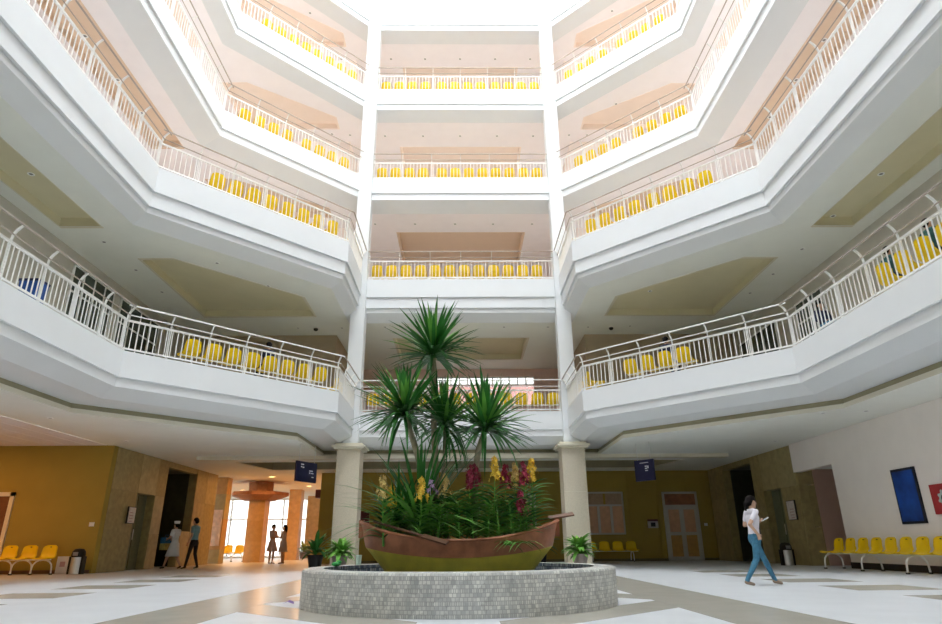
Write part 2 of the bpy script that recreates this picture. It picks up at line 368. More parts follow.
# ------------------------------------------------------------------ entrance hall
FRW = mat('white_frame', (.80, .80, .78), .5, .02)
ORST = [mat('orange_stone_a', (.50, .31, .12), .5, .12, 5), mat('orange_stone_b', (.46, .28, .10), .5, .12, 5)]
struct('wall_hall', B(-20.2, -20, 20.5, 44.4, 0, ZG+.1), mat('hall_wall', (.70, .50, .34), .7), label='end wall of the entrance hall')
struct('wall_hall', B(-6.2, -5.6, 28.6, 30.0, 0, ZG+.1), OLIVE, label='end of the olive wall by the entrance hall')
struct('wall_hall', B(-6.2, -5.6, 30.0, 44.4, 0, ZG+.1), mat('pink_hall_wall', (.74, .56, .44), .7), label='pink side wall of the entrance hall')
gl = struct('window_5', MB().box(-20, -6.2, 43.95, 44.05, 0, .12).box(-20, -6.2, 43.95, 44.05, ZG-.12, ZG), FRW, label='tall glazed front of the entrance hall')
for i in range(13):
    x0 = -20+13.8/12*i
    MB().box(x0-.035, x0+.035, 43.93, 44.07, .1, ZG).build('mullion', FRW, gl)
    if i < 12:
        for z0, z1 in ((.12, 2.35), (2.43, ZG-.12)): MB().box(x0+.035, x0+1.115, 43.99, 44.0, z0, z1).build('pane', TGLASS, gl)
MB().box(-20, -6.2, 43.93, 44.07, 2.35, 2.43).build('transom', FRW, gl)
struct('ground', B(-60, 30, 44.1, 90, -.3, -.05), mat('outside_paving', (.75, .70, .62), .8), label='bright paving outside the entrance')
def hall_column(x, y, a, cap, label):
    c = thing('stone_column', label, 'column', (x, y, 0))
    h = 2.85 if cap else ZG
    MB().box(-a+.02, a-.02, -a+.02, a-.02, 0, h).build('core', ORST[1], c)
    for j in range(3): MB().box(-a, a, -a, a, h*j/3+.006, h*(j+1)/3-.006).build('stone_panel', ORST[j % 2], c)
    if cap:
        wd = mat('brown_wood', (.30, .12, .05), .45, .15)
        MB().lathe([(0, 2.85), (.75, 2.85), (1.42, 3.08), (1.42, 3.24), (.62, 3.24), (.62, ZG), (0, ZG)], 8).build('cap', wd, c)
hall_column(-10.1, 32.7, .40, True, 'orange stone column with a wide brown octagonal cap in the entrance hall')
hall_column(-9.5, 37.5, .34, False, 'plain slim orange stone column beyond the two women in the entrance hall')
hall_column(-9.55, 42.6, .42, False, 'pale square pier near the glazed front of the entrance hall')
# pier with a notice board
pr = thing('stone_pier', 'stone pier carrying a framed paper notice beside the entrance hall', 'pier', (-11.0, 30.1, 0))
MB().box(-.35, .12, 0, .6, 0, ZG-.01).build('core', ORST[1], pr)
for j, (z0, z1) in enumerate(((0, .6), (.6, 1.9), (1.9, 3.0), (3.0, ZG-.01))):
    MB().box(-.37, .14, -.02, .6, z0+.006, z1-.006).build('stone_panel', [STONE[2], ORST[0]][j % 2], pr)
nb = tag(MB().box(-11.3, -10.92, 30.03, 30.078, .75, 2.3).build('notice_board', mat('pale_paper', (.78, .62, .52), .6, .15, 6)), 'tall pale paper notice hung on the stone pier', 'notice')

# ------------------------------------------------------------------ skylight
sk = struct('skylight', sweep(MB(), RB, [(.25, 23.5), (.25, 29.5), (.45, 29.5), (.45, 23.5)]), WHITE, label='added white drum and glazing bars of the glass roof')  # drum added to lift the glass and soften light on the upper fascias
for i in range(len(RB)):          # panels lining the added drum
    a, b = Vector((*offset(RB, .25)[i], 0)), Vector((*offset(RB, .25)[(i+1) % len(RB)], 0)); k = max(2, round((b-a).length/.96)) if (b-a).length < 9 else 6
    nn = Vector(((b-a).normalized().y, -(b-a).normalized().x, 0))
    for j in range(k):
        for z0, z1 in ((23.56, 24.45), (24.45, 25.8), (25.8, 27.6), (27.6, 29.45)):
            p, q = a.lerp(b, j/k)+(b-a).normalized()*.012, a.lerp(b, (j+1)/k)-(b-a).normalized()*.012; e = -nn*.03
            vs = [p, q, q+e, p+e]; MB().add([(v.x, v.y, z0+.012) for v in vs]+[(v.x, v.y, z1-.012) for v in vs], [(0, 1, 5, 4), (1, 2, 6, 5), (2, 3, 7, 6), (3, 0, 4, 7), (4, 5, 6, 7)]).build('added_drum_panel', WHITE, sk)
RI = offset(RB, -4.8); Z0, Z1 = 29.52, 30.5; nR = len(RB)
for i in range(nR):
    a, b = Vector((*RB[i], Z0)), Vector((*RB[(i+1) % nR], Z0)); c_, d_ = Vector((*RI[(i+1) % nR], Z1)), Vector((*RI[i], Z1))
    k = max(2, round((b-a).length/.96)) if (b-a).length < 9 else 8
    for j in range(k):
        p, q = a.lerp(b, j/k), a.lerp(b, (j+1)/k); p2, q2 = d_.lerp(c_, j/k), d_.lerp(c_, (j+1)/k)
        for t0, t1 in ((0, .16), (.16, .58), (.58, 1)):
            MB().add([p.lerp(p2, t0), q.lerp(q2, t0), q.lerp(q2, t1), p.lerp(p2, t1)], [(0, 1, 2, 3)]).build('added_roof_panel', WHITE, sk)  # opaque ring added to hold daylight back from the upper levels
        MB().obox(p, p2, .045, .06).build('glazing_bar', FRW, sk)
    for t in (.16, .58, 1): MB().obox(a.lerp(d_, t), b.lerp(c_, t), .05, .06).build('purlin', FRW, sk)
xs = max(p[0] for p in RI); ya, yb = min(p[1] for p in RI), max(p[1] for p in RI)
MB().poly([RI], Z1).build('pane', GLASS, sk)
for j in range(1, 6):
    yy = ya+(yb-ya)*j/6; MB().obox((-xs, yy, Z1), (xs, yy, Z1), .06, .1).build('glazing_bar', FRW, sk)

# ------------------------------------------------------------------ gallery railings
BAL = MB().box(-.0095, .0095, -.0095, .0095, 0, .70).mesh('baluster', METALW)
_p = MB(); _p.box(-.027, -.012, -.018, .018, -.07, .74); _p.box(.012, .027, -.018, .018, -.07, .74)
# bracket in the local yz plane, +y leads away from the atrium
_br = [(-.01, .72), (.03, .72), (.05, .84), (.10, .94), (.18, 1.03), (.15, 1.06), (.06, .97), (.01, .88)]
n_ = len(_br)
_p.add([(-.012, y, z) for y, z in _br]+[(.012, y, z) for y, z in _br], [tuple(range(n_))[::-1], tuple(range(n_, 2*n_))]+[(i, (i+1) % n_, n_+(i+1) % n_, n_+i) for i in range(n_)])
POST = _p.mesh('post', METALW)
def railing(L, p, q, label, e0=0, e1=0, first=True, last=True):
    """straight run from p to q; the atrium lies on the right-hand side; e0/e1 lengthen the set-back hand rail"""
    p, q = Vector((*p, ZR[L])), Vector((*q, ZR[L])); d = q-p; ln = d.length; d.normalize()
    t = thing('gallery_railing', label, 'railing', p, math.atan2(d.y, d.x))
    n = max(2, round(ln/.137))
    MB().box(0, ln, -.02, .02, .0, .035).build('bottom_rail', METALW, t)
    MB().box(0, ln, -.025, .025, .70, .745).build('top_rail', METALW, t)
    MB().tube([(-e0*.06, .06, .85), (ln+e1*.06, .06, .85)], .014, 6).build('mid_rail', METALW if L < 3 and abs(d.x) > .1 else HAND, t)
    MB().tube([(-e0*.17, .17, 1.06), (ln+e1*.17, .17, 1.06)], .021, 8).build('hand_rail', METALW if L < 3 and abs(d.x) > .1 else HAND, t)
    k = max(1, round(ln/1.1)); ps = [ln*i/k for i in range(k+1)]
    if not first: ps = ps[1:]
    if not last: ps = ps[:-1]
    for x in ps: obj('post', POST, t, (min(max(x, .05), ln-.05), 0, 0))
    for i in range(1, n):
        x = ln*i/n
        if min(abs(x-a) for a in ps) > .06: obj('baluster', BAL, t, (x, 0, .035))
    return t
SIDE = {1: 'white wall side', -1: 'orange wall side'}
T22 = math.tan(PI/8)
YEND = {2: 6.0, 3: 6.5, 4: 9.5, 5: 13.0}
for L in (2, 3, 4, 5):
    R = RINGS[L]; i = .05
    R_ = offset(R, i)
    pts = {}
    for x, y in R_:
        if y > 9 and x > 0: pts.setdefault(round(y, 2), (x, y))
    rp = sorted(pts.values(), key=lambda p: p[1])           # kink, (corner), column
    kx, ky = rp[0]; lab = ORD[L]
    cx = 3.57
    railing(L, (cx, 22+i), (-cx, 22+i), 'white railing across the back of the %s between the two columns' % lab)
    for s_ in (1, -1):
        def seg(a, b, label, e0, e1, f_, l_):
            a, b = (s_*a[0], a[1]), (s_*b[0], b[1])
            if s_ > 0: railing(L, a, b, label, e0, e1, f_, l_)
            else: railing(L, b, a, label, e1, e0, l_, f_)
        seg((kx, YEND[L]), (kx, ky), 'white railing along the straight flank, %s, %s' % (lab, SIDE[s_]), 0, T22, True, True)
        if L < 4:
            c = rp[1]; seg((kx, ky), c, 'white railing along the slanting front, %s, %s' % (lab, SIDE[s_]), T22, T22, False, True)
            seg(c, (c[0], 21.8), 'short white railing running back to the column, %s, %s' % (lab, SIDE[s_]), T22, 0, False, True)
        else:
            dd = (Vector((3.842+i, 22+i))-Vector((kx, ky))).normalized()*.25
            seg((kx, ky), (3.842+.05-dd.x, 22-dd.y+.02), 'white railing along the slanting front, %s, %s' % (lab, SIDE[s_]), T22, 0, False, True)

# ------------------------------------------------------------------ bench seating
def shell(wd=.50):
    # side profile (y, z): back top -> seat front; y = 0 is the back, seat leads to +y
    prof = [(-.07, .80), (-.066, .785), (-.055, .72), (-.03, .60), (.0, .50), (.05, .44), (.14, .425), (.28, .43), (.40, .445), (.45, .43)]
    hw = [.165, .19, .207, .218, .226, .23, .235, .235, .23, .21]
    mb = MB(); nu = 8; vs = []
    for off in (0, 1):
        for (y, z), h in zip(prof, hw):
            for k in range(nu+1):
                t = k/nu*2-1; cv = .035*t*t
                if z > .5: yy, zz = y+cv, z-.03*abs(t)**5*(1 if z > .76 else .1)
                else: yy, zz = y, z+cv*.7
                if off: yy, zz = (yy-.022, zz) if z > .48 else (yy, zz-.022)
                vs.append((t*h*wd/.5, yy, zz))
    m = len(prof); W_ = nu+1; fs = []
    for i in range(m-1):
        for k in range(nu):
            a = i*W_+k; fs.append((a, a+1, a+W_+1, a+W_)); b = a+m*W_; fs.append((b, b+W_, b+W_+1, b+1))
    for i in range(m-1):
        for k in (0, nu): a = i*W_+k; b = a+W_; fs.append((a, b, b+m*W_, a+m*W_))
    for k in range(nu):
        for i in (0, m-1): a = i*W_+k; fs.append((a, a+1, a+1+m*W_, a+m*W_))
    mb.add(vs, fs)
    return mb.mesh('seat_shell', YEL, True)
SHELL = shell()
SLOT = MB().ell((0, -.05, .745), (.022, .03, .012), 8, 5).mesh('hand_hole', BLACK)
def arch(hw=.26, h=.40, r=.022):
    pts = [(0, -hw, .03), (0, -hw+.01, .16)]+[(0, -hw*math.cos(a)*.95, .2+(h-.2)*math.sin(a)) for a in [PI*i/8 for i in range(9)]]+[(0, hw-.01, .16), (0, hw, .03)]
    mb = MB().tube(pts, r, 8); mb.cur = 1
    for s_ in (-1, 1): mb.box(-.03, .03, s_*hw-.035, s_*hw+.035, 0, .035)
    return mb.mesh('arched_leg', [METALW, BLACK], False)
ARCH = arch()
TLEG = (lambda m: m.box(-.02, .02, .18, .24, .03, .40).box(-.025, .025, -.05, .44, 0, .035))(MB()).mesh('leg', METALW)
def bench(loc, rz, n, label, group, pitch=.57, legs='t', hole=False):
    t = thing('seat_bench', label, 'bench', loc, rz, group)
    x0 = -(n-1)/2*pitch
    for i in range(n):
        s_ = obj('seat', SHELL, t, (x0+i*pitch, 0, 0))
        if hole: obj('hand_hole', SLOT, s_, (0, 0, 0))
    MB().box(x0-.22, -x0+.22, .18, .24, .385, .418).build('beam', METALW, t)
    if legs == 't':
        for x in (x0+.1, -x0-.1): obj('leg', TLEG, t, (x, 0, 0))
    elif legs == 'along':
        for i in range(n): obj('arched_leg', ARCH, t, (x0+i*pitch, .2, 0), PI/2+.25)
    elif legs == 'across':
        for i in range(0, n, 3): obj('arched_leg', ARCH, t, (-x0+.03-i*pitch, .2, 0))
    return t
def diag_bench(L, s_, svals, label):
    c = Vector((3.743, 18.874)) if L < 4 else Vector((3.842, 22.)); k = Vector((W, 14.448)) if L < 4 else Vector((W, 17.815))
    d = (k-c).normalized(); n = Vector((-d.y, d.x))
    if n.y < 0: n = -n
    p = c+d*(sum(svals)/len(svals))+n*.38
    ang = math.atan2(n.y, s_*n.x)-PI/2
    bench((s_*p.x, p.y, ZF[L]), ang, len(svals), label, None, .57)
for L in (2, 3, 4, 5):
    xs = {2: [(-2.35, 4), (.1, 4), (2.5, 4)], 3: [(-2.42, 4), (-.15, 4), (2.14, 4)], 4: [(-2.41, 4), (.07, 4), (2.34, 4)], 5: [(-2.4, 4), (.03, 4), (2.4, 4)]}[L]
    for (x, n), wh in zip(xs, ('by the orange wall side column', 'midway between the columns', 'by the white wall side column')):
        bench((x, 22.42, ZF[L]), 0, n, 'yellow bench behind the back railing of the %s, %s' % (ORD[L], wh), 'yellow benches behind the back railings')
def four(a): return [a+.57*i for i in range(4)]
DB = {(2, -1): [four(.47), four(2.72)], (2, 1): [four(1.52)], (3, -1): [four(.42), four(2.74)], (3, 1): [four(.56), four(2.9)],
      (4, -1): [four(.86), four(3.4)], (4, 1): [four(1.0), four(3.68)], (5, -1): [four(.77), four(3.03)], (5, 1): [four(.82), four(3.4)]}
for (L, s_), rows in DB.items():
    for i, sv in enumerate(rows):
        diag_bench(L, s_, sv, 'yellow bench behind the slanting railing, %s, %s%s' % (ORD[L], SIDE[s_], '' if len(rows) == 1 else (', nearer the column' if i == 0 else ', farther from the column')))
for L in (2, 3):
    for s_ in (1, -1):
        n3 = 4 if s_ > 0 and L == 2 else 3
        bench((s_*4.12, 20.35 if n3 == 4 else 20.7, ZF[L]), -s_*PI/2, n3, 'yellow bench backing onto the short return railing, %s, %s' % (ORD[L], SIDE[s_]), None)
bench((8.46, 10.42, ZF[2]), -PI/2, 4, 'yellow bench with two sitters behind the straight flank railing of the lowest gallery', None)
bench((-12.85, 19.62, 0), PI, 4, 'yellow bench on white arched legs against the orange wall', None, legs='along', hole=True)
bench((10.58, 16.3, 0), PI/2, 9, 'long yellow bench on white arched legs along the foot of the white wall', None, legs='across', hole=True)
bench((6.35, 28.3, 0), PI, 4, 'yellow bench under the peach window of the olive back wall', None, legs='across')
bench((-12.3, 34.5, 0), PI, 4, 'yellow bench beyond the capped column in the entrance hall', None, legs='along')

# ------------------------------------------------------------------ photo pixel -> point (distance from the surface it touches)
CAM = Vector((.047, 0, EYE))
def ray(x, y): return fw+rt*((x-471)/FPX)+up*((312-y)/FPX)
def atz(x, y, z): d = ray(x, y); return CAM+d*((z-CAM.z)/d.z)
def atx(x, y, X): d = ray(x, y); return CAM+d*((X-CAM.x)/d.x)
def aty(x, y, Y): d = ray(x, y); return CAM+d*((Y-CAM.y)/d.y)

# ------------------------------------------------------------------ fountain
def uv_lathe(prof, n, m, name, parent):
    mb = MB(); vs = []; uvs = []
    L_ = 0; vv = [0]
    for i in range(1, len(prof)): L_ += math.hypot(prof[i][0]-prof[i-1][0], prof[i][1]-prof[i-1][1]); vv.append(L_)
    for i in range(len(prof)-1):
        for k in range(n):
            a0, a1 = 2*PI*k/n, 2*PI*(k+1)/n; b = len(vs)
            for (r, z), a, v in ((prof[i], a0, vv[i]), (prof[i], a1, vv[i]), (prof[i+1], a1, vv[i+1]), (prof[i+1], a0, vv[i+1])):
                vs.append((r*math.cos(a), r*math.sin(a), z)); uvs.append((a*2.05, v))
            mb.add(vs[b:], [(0, 1, 2, 3)])
    me = mb.mesh(name, m); ul = me.uv_layers.new(name='UVMap')
    for i, uv in enumerate(uvs): ul.data[i].uv = uv
    return obj(name, me, parent)
ft = thing('fountain_basin', 'round low fountain basin faced with grey mosaic tiles around the boat', 'fountain', (0, 9, 0))
uv_lathe([(2.035, 0), (2.035, .40), (2.025, .425), (2.0, .435), (1.77, .435)], 128, MOSG, 'basin_wall', ft)
uv_lathe([(1.77, .435), (1.76, .10), (0.02, .10)], 96, MOSB, 'basin_lining', ft)
WATER = mat('dark_water', (.02, .04, .05), .06, .1, 3, spec=.6)
MB().lathe([(0, .26), (1.765, .26)], 64).build('water', WATER, ft)

# ------------------------------------------------------------------ boat
BWOOD = mat('red_brown_boat_wood', (.42, .165, .08), .45, .25, 6, bump=.3); BOL = mat('olive_boat_paint', (.74, .62, .09), .5, .12, 5)
bt = thing('wooden_boat', 'small olive and red-brown wooden boat planted with orchids in the fountain', 'boat', (0, 9, 0))
def hull_pt(t, row):
    a = abs(t); wv = max(0, 1-a**2.6)**.62
    L_ = 1.35
    return {0: (L_*t, .54*wv, .755+.25*a**2.2), 1: (1.26*t, .50*wv, .545+.135*a**2.0), 2: (1.03*t, .42*wv, .36+.06*a**2), 3: (.9*t, .26*wv, .20+.07*a**2), 4: (.84*t, 0, .13+.06*a**2)}[row]
NT = 32
def hull_rows(rows, name, m, thick=0):
    mb = MB(); vs = []; full = rows
    for i in range(NT+1):
        t = -1+2*i/NT
        for sgn in (-1, 1):
            for r_ in full:
                x, y, z = hull_pt(t, r_); vs.append((x, sgn*(y+thick), z))
    n = len(full); fs = []
    for i in range(NT):
        for g in range(2):
            for j in range(n-1):
                a = i*2*n+g*n+j; fs.append((a, a+1, a+2*n+1, a+2*n))
    mb.add(vs, fs); return mb.build(name, m, bt, True)
hull_rows([1, 2, 3, 4], 'hull', BOL); hull_rows([0, 1], 'upper_strake', BWOOD, .012)
for sgn in (-1, 1):
    MB().tube([(hull_pt(-1+2*i/NT, 0)[0], sgn*(hull_pt(-1+2*i/NT, 0)[1]+.012), hull_pt(-1+2*i/NT, 0)[2]) for i in range(NT+1)], .022, 6).build('gunwale', BWOOD, bt)
MB().poly([[(hull_pt(-1+2*i/NT, 0)[0]*.97, -hull_pt(-1+2*i/NT, 0)[1]) for i in range(1, NT)]+[(hull_pt(1-2*i/NT, 0)[0]*.97, hull_pt(1-2*i/NT, 0)[1]) for i in range(1, NT)]], .69).build('soil', mat('dark_soil', (.05, .035, .02), .9, .3, 20), bt)
for s_ in (-1, 1): MB().box(s_*1.33-.03, s_*1.33+.03, -.035, .035, .80, 1.03).build('stem_post', BWOOD, bt)
OARM = mat('dark_oar_wood', (.16, .075, .04), .5, .2)
def oar(p, q, label):
    t = thing('oar', label, 'oar'); p, q = Vector(p), Vector(q)
    MB().tube([p, q], .017, 6).build('shaft', OARM, t); d = (q-p).normalized()
    MB().obox(q-d*.05, q+d*.30, .085, .022, (0, -.5, 1)).build('blade', OARM, t)
oar((-1.12, 8.66, 1.0), (-.42, 8.40, .80), 'dark wooden oar lying over the near gunwale of the boat')
oar((.55, 8.95, .93), (1.28, 9.02, 1.045), 'dark wooden oar sticking out over the pointed end of the boat')

# ------------------------------------------------------------------ plants
G1 = mat('dark_green_leaf', (.035, .17, .03), .38, .3, 3); G2 = mat('mid_green_leaf', (.15, .38, .065), .4, .3, 3)
G3 = mat('light_green_leaf', (.20, .44, .08), .4, .3, 3); BARK = mat('pale_grey_bark', (.34, .30, .20), .8, .2, 12)
def leaf_mesh(L_, wd, droop, m, fold=.3, seg=5):
    mb = MB(); vs = []
    for i in range(seg+1):
        u = i/seg; x = L_*u*(1-.12*droop*u); z = -droop*L_*u*u*.5
        w_ = wd*(.55+.45*min(1, u*4))*(1-u**3)**.8 if i < seg else .0015
        vs += [(x, -w_/2, z+fold*w_*.5), (x, 0, z), (x, w_/2, z+fold*w_*.5)]
    for i in range(seg):
        a = i*3; mb.f += [(a, a+1, a+4, a+3), (a+1, a+2, a+5, a+4)]; mb.m += [0, 0]
    mb.v = vs
    return mb.mesh('leaf', m, True)
def place_leaf(me, parent, loc, d, scale=1, name='leaf'):
    d = Vector(d).normalized(); z = Vector((0, 0, 1))-d*d.z
    if z.length < .05: z = Vector((random.uniform(-1, 1), random.uniform(-1, 1), 0)); z -= d*z.dot(d)
    z.normalize(); y = z.cross(d)
    o = obj(name, me, parent); M_ = Matrix((d, y, z)).transposed().to_4x4() @ Matrix.Diagonal((scale, scale, scale, 1)); M_.translation = Vector(loc); o.matrix_local = M_
    return o
DL = [leaf_mesh(.78, .058, .12, G1), leaf_mesh(.78, .055, .5, G1), leaf_mesh(.74, .058, .25, G2), leaf_mesh(.78, .048, 1.0, G1)]
def dracaena(path, label, n, size, tilt=(0, 0), low=.25):
    t = thing('dracaena', label, 'plant', path[0], 0)
    p0 = Vector(path[0]); rel = [Vector(p)-p0 for p in path]
    MB().tube(rel, [.05-.012*i/(len(rel)-1) for i in range(len(rel))], 8).build('trunk', BARK, t, True)
    top = rel[-1]
    for i in range(n):
        u = (i+.5)/n; th = math.radians(6+92*u**.75) if random.random() > low*.6 else math.radians(random.uniform(85, 128))
        ph = i*2.39996+random.uniform(-.2, .2)
        d = Vector((math.sin(th)*math.cos(ph)+tilt[0], math.sin(th)*math.sin(ph)+tilt[1], math.cos(th)))
        me = DL[3] if th > 1.9 else DL[1] if th > 1.25 else random.choice((DL[0], DL[0], DL[2]))
        place_leaf(me, t, top+Vector((0, 0, random.uniform(-.10, .08))), d, size*random.uniform(.82, 1.12))
    return t
dracaena([(-.30, 9.05, .69), (-.34, 9.05, 1.8), (-.38, 9.05, 2.6), (-.39, 9.05, 3.42)], 'tallest dracaena with a spiky green crown rising above the others', 150, 1.02, (.05, 0), .12)
dracaena([(-.42, 8.92, .69), (-.50, 8.9, 1.6), (-.62, 8.88, 2.0), (-.78, 8.86, 2.48)], 'leaning dracaena whose crown spreads toward the orange wall side', 160, 1.04, (-.12, 0), .22)
dracaena([(-.18, 9.1, .69), (-.24, 9.1, 1.5), (-.20, 9.1, 2.36)], 'dracaena with its crown tucked low between the other crowns', 130, .95, (.05, 0), .25)
dracaena([(.20, 8.95, .69), (.22, 8.95, 1.65), (.27, 8.95, 1.95), (.38, 8.95, 2.28)], 'curved dracaena whose crown spreads toward the white wall side', 155, 1.03, (.14, 0), .25)
# arching strap-leaved clump
SL = [leaf_mesh(1.15, .05, .5, G1, seg=6), leaf_mesh(1.1, .045, 1.1, G2, seg=6), leaf_mesh(1.0, .04, 1.7, G2, seg=6)]
def clump(loc, label, n, size):
    t = thing('strap_leaf_plant', label, 'plant', loc)
    MB().lathe([(.02, 0), (.07, .02), (.06, .12), (.02, .2)], 8).build('crown_base', G2, t)
    for i in range(n):
        th = math.radians(random.uniform(8, 48)); ph = i*2.39996
        place_leaf(SL[0] if th < .4 else SL[1] if th < .65 else SL[2], t, (random.uniform(-.04, .04), random.uniform(-.04, .04), .1), (math.sin(th)*math.cos(ph), math.sin(th)*math.sin(ph), math.cos(th)), size*random.uniform(.8, 1.1))
clump((-.52, 8.95, .69), 'clump of long arching strap leaves under the leaning dracaena', 70, 1.22)
clump((-.85, 9.0, .69), 'smaller clump of drooping strap leaves at the boat end', 40, .95)
# orchids
FLC = {'yellow': mat('yellow_petal', (.80, .52, .05), .5, .2, 20), 'maroon': mat('maroon_petal', (.28, .015, .045), .5, .3, 20), 'lilac': mat('lilac_petal', (.48, .33, .55), .5, .2, 20), 'pale': mat('cream_petal', (.75, .55, .2), .5, .2, 20)}
OL = [leaf_mesh(.32, .064, .9, G2, .5, 4), leaf_mesh(.30, .060, .6, G1, .5, 4), leaf_mesh(.32, .060, 1.2, G2, .5, 4), leaf_mesh(.30, .06, .8, G3, .5, 4)]
def flower_spray(c, r, h, m, parent, n=34):
    mb = MB()
    for i in range(n):
        a = i*2.4+random.uniform(-.5, .5); z = h*(i/n-.5)*random.uniform(.8, 1.25); rr = r*(1.1-.8*(i/n))*random.uniform(.35, 1.25)
        p = Vector((c[0]+rr*math.cos(a), c[1]+rr*math.sin(a), c[2]+z)); o_ = Vector((math.cos(a), math.sin(a), .25)).normalized()
        s1 = o_.cross(Vector((0, 0, 1))).normalized(); s2 = s1.cross(o_)
        for k in range(5):
            b = 2*PI*k/5+i; dv = s1*math.cos(b)+s2*math.sin(b); pv = o_.cross(dv)
            mb.add([p, p+dv*.018+pv*.011+o_*.006, p+dv*.038+o_*.008, p+dv*.018-pv*.011+o_*.006], [(0, 1, 2, 3)])
    mb.tube([(c[0], c[1], c[2]-h*.62), (c[0], c[1], c[2]+h*.62)], .007, 5)
    return mb.build('flower_spray', m, parent)
def orchid(x, y, top, label, fl=None, ftop=0, nleaf=None):
    t = thing('orchid', label, 'plant', (x, y, .69), 0, 'orchids planted in the boat')
    h = top-.69; lx = random.uniform(-.05, .05)
    MB().tube([(0, 0, 0), (lx*.4, 0, h*.5), (lx, 0, h)], [.016, .014, .008], 6).build('stem', G2, t)
    n = nleaf or max(10, int(h/.024)); ph = random.uniform(-.5, .5)
    for i in range(n):
        u = i/n; a = ph+(0 if i % 2 else PI)+random.uniform(-.5, .5)
        place_leaf(random.choice(OL), t, (lx*u, 0, .08+(h-.08)*u), (math.cos(a)*.85, math.sin(a)*.85, .62), random.uniform(.85, 1.15))
    if fl:
        fz = ftop-.69
        MB().tube([(lx*.7, -.02, h*.75), (lx*.8, -.05, (h*.75+fz)/2), (lx, -.06, fz)], .006, 5).build('flower_stalk', G3, t)
        flower_spray((lx, -.06, fz), .085, .27, FLC[fl], t)
YP = lambda i: 8.62+.16*(i % 3)
ORC = [(-.98, 1.25, 'pale', 1.42, 'orchid with faded cream flowers at the tip of the boat'), (-.88, 1.2, 'yellow', 1.30, 'orchid with a small yellow spray beside the strap-leaf clump'),
       (-.70, 1.15, None, 0, 'leafy orchid without flowers beneath the leaning dracaena'), (-.52, 1.2, 'yellow', 1.40, 'orchid with a bright yellow spray beside the lilac one'),
       (-.36, 1.25, 'lilac', 1.50, 'orchid with a pale lilac flower spray'), (-.18, 1.3, 'pale', 1.47, 'orchid with pale yellow flowers between lilac and maroon ones'),
       (-.02, 1.3, None, 0, 'leafy orchid without flowers amid the boat'), (.10, 1.38, 'maroon', 1.56, 'orchid with a maroon spray close to the curved dracaena trunk'),
       (.24, 1.42, 'maroon', 1.58, 'orchid with a full maroon spray beside the curved dracaena trunk'), (.44, 1.42, 'yellow', 1.66, 'tall orchid with a large deep yellow spray'),
       (.60, 1.3, 'maroon', 1.56, 'orchid with a maroon spray next to the large yellow one'), (.74, 1.3, 'pale', 1.60, 'orchid with small cream flowers between two maroon sprays'),
       (.80, 1.15, 'maroon', 1.22, 'low orchid with a drooping maroon spray'), (.90, 1.45, 'maroon', 1.60, 'orchid with the outermost maroon spray near the boat end'),
       (1.02, 1.5, 'yellow', 1.67, 'slender orchid topped by a tiny yellow spray at the boat end')]
for i, (x, top, f_, ft_, lb) in enumerate(ORC): orchid(x, YP(i), top, lb, f_, ft_)
for i, x in enumerate((-.28, .0, .18, .36, .52, .68)): orchid(x, 8.58, 1.18+.06*(i % 2), 'short leafy orchid without flowers by the near gunwale, '+('under the lilac spray', 'between the pale and maroon sprays', 'under the maroon pair', 'under the large yellow spray', 'beside the trailing fern', 'behind the trailing fern')[i], None, 0)
# fern-like trailing plant over the gunwale
tp = thing('trailing_fern', 'low feathery fern trailing over the near gunwale of the boat', 'plant', (.62, 8.50, .72))
FL_ = leaf_mesh(.30, .03, 1.6, G3, .4, 4)
MB().ell((0, 0, 0), (.06, .05, .03), 8, 5).build('crown_base', G2, tp)
for i in range(40):
    a = random.uniform(0, 2*PI); place_leaf(FL_, tp, (random.uniform(-.25, .25), random.uniform(-.05, .05), 0), (math.cos(a), math.sin(a)*.7, random.uniform(.2, .8)), random.uniform(.6, 1))

# potted plants by the columns
BL = [leaf_mesh(.56, .15, .8, G3, .35, 5), leaf_mesh(.54, .14, 1.2, G2, .35, 5)]
DK = [leaf_mesh(.6, .13, .9, G1, .3, 5)]
POTM = mat('grey_mauve_pot', (.30, .25, .24), .6, .06)
def potted(loc, label, leaves, n, size, pot, ph=.42):
    t = thing('potted_plant', label, 'plant', loc)
    MB().lathe([(0, 0), (.17, 0), (.24, ph-.04), (.26, ph-.04), (.26, ph), (.23, ph), (.22, ph-.05), (0, ph-.05)], 20).build('pot', pot, t, False)
    for k in range(5):
        a = k*1.26; MB().tube([(0, 0, ph-.05), (.05*math.cos(a), .05*math.sin(a), ph+.3)], .012, 5).build('stem', G2, t)
    for i in range(n):
        th = math.radians(random.uniform(10, 88)); a = i*2.39996+random.uniform(-.4, .4)
        place_leaf(random.choice(leaves), t, (.04*math.cos(a), .04*math.sin(a), ph-.03+.26*random.random()), (math.sin(th)*math.cos(a), math.sin(th)*math.sin(a), math.cos(th)), size*random.uniform(.8, 1.1))
potted((-3.72, 20.6, 0), 'broad-leaved potted plant at the foot of the orange wall side column', BL, 90, 1.0, POTM, .42)
potted((3.62, 20.4, 0), 'broad-leaved potted plant at the foot of the white wall side column', BL, 90, 1.0, POTM, .42)
potted((-4.55, 20.95, 0), 'dark leafy plant in a pot behind the column plant', DK, 34, 1.1, BLACK, .45)
potted((2.9, 24.5, 0), 'dark leafy plant in a black pot beyond the pointed boat end', DK, 40, 1.3, BLACK, .55)
SHR = leaf_mesh(.4, .05, .8, mat('yellow_green_leaf', (.42, .42, .06), .5, .2, 4), .3, 4)
for (x, y), lb in (((-10.25, 39.6), 'yellow-green shrub in a pot beside the slim hall column'), ((-9.75, 41.2), 'yellow-green shrub in a pot against the pale hall pier')):
    potted((x, y, 0), lb, [SHR], 60, 1.6, POTM, .4)

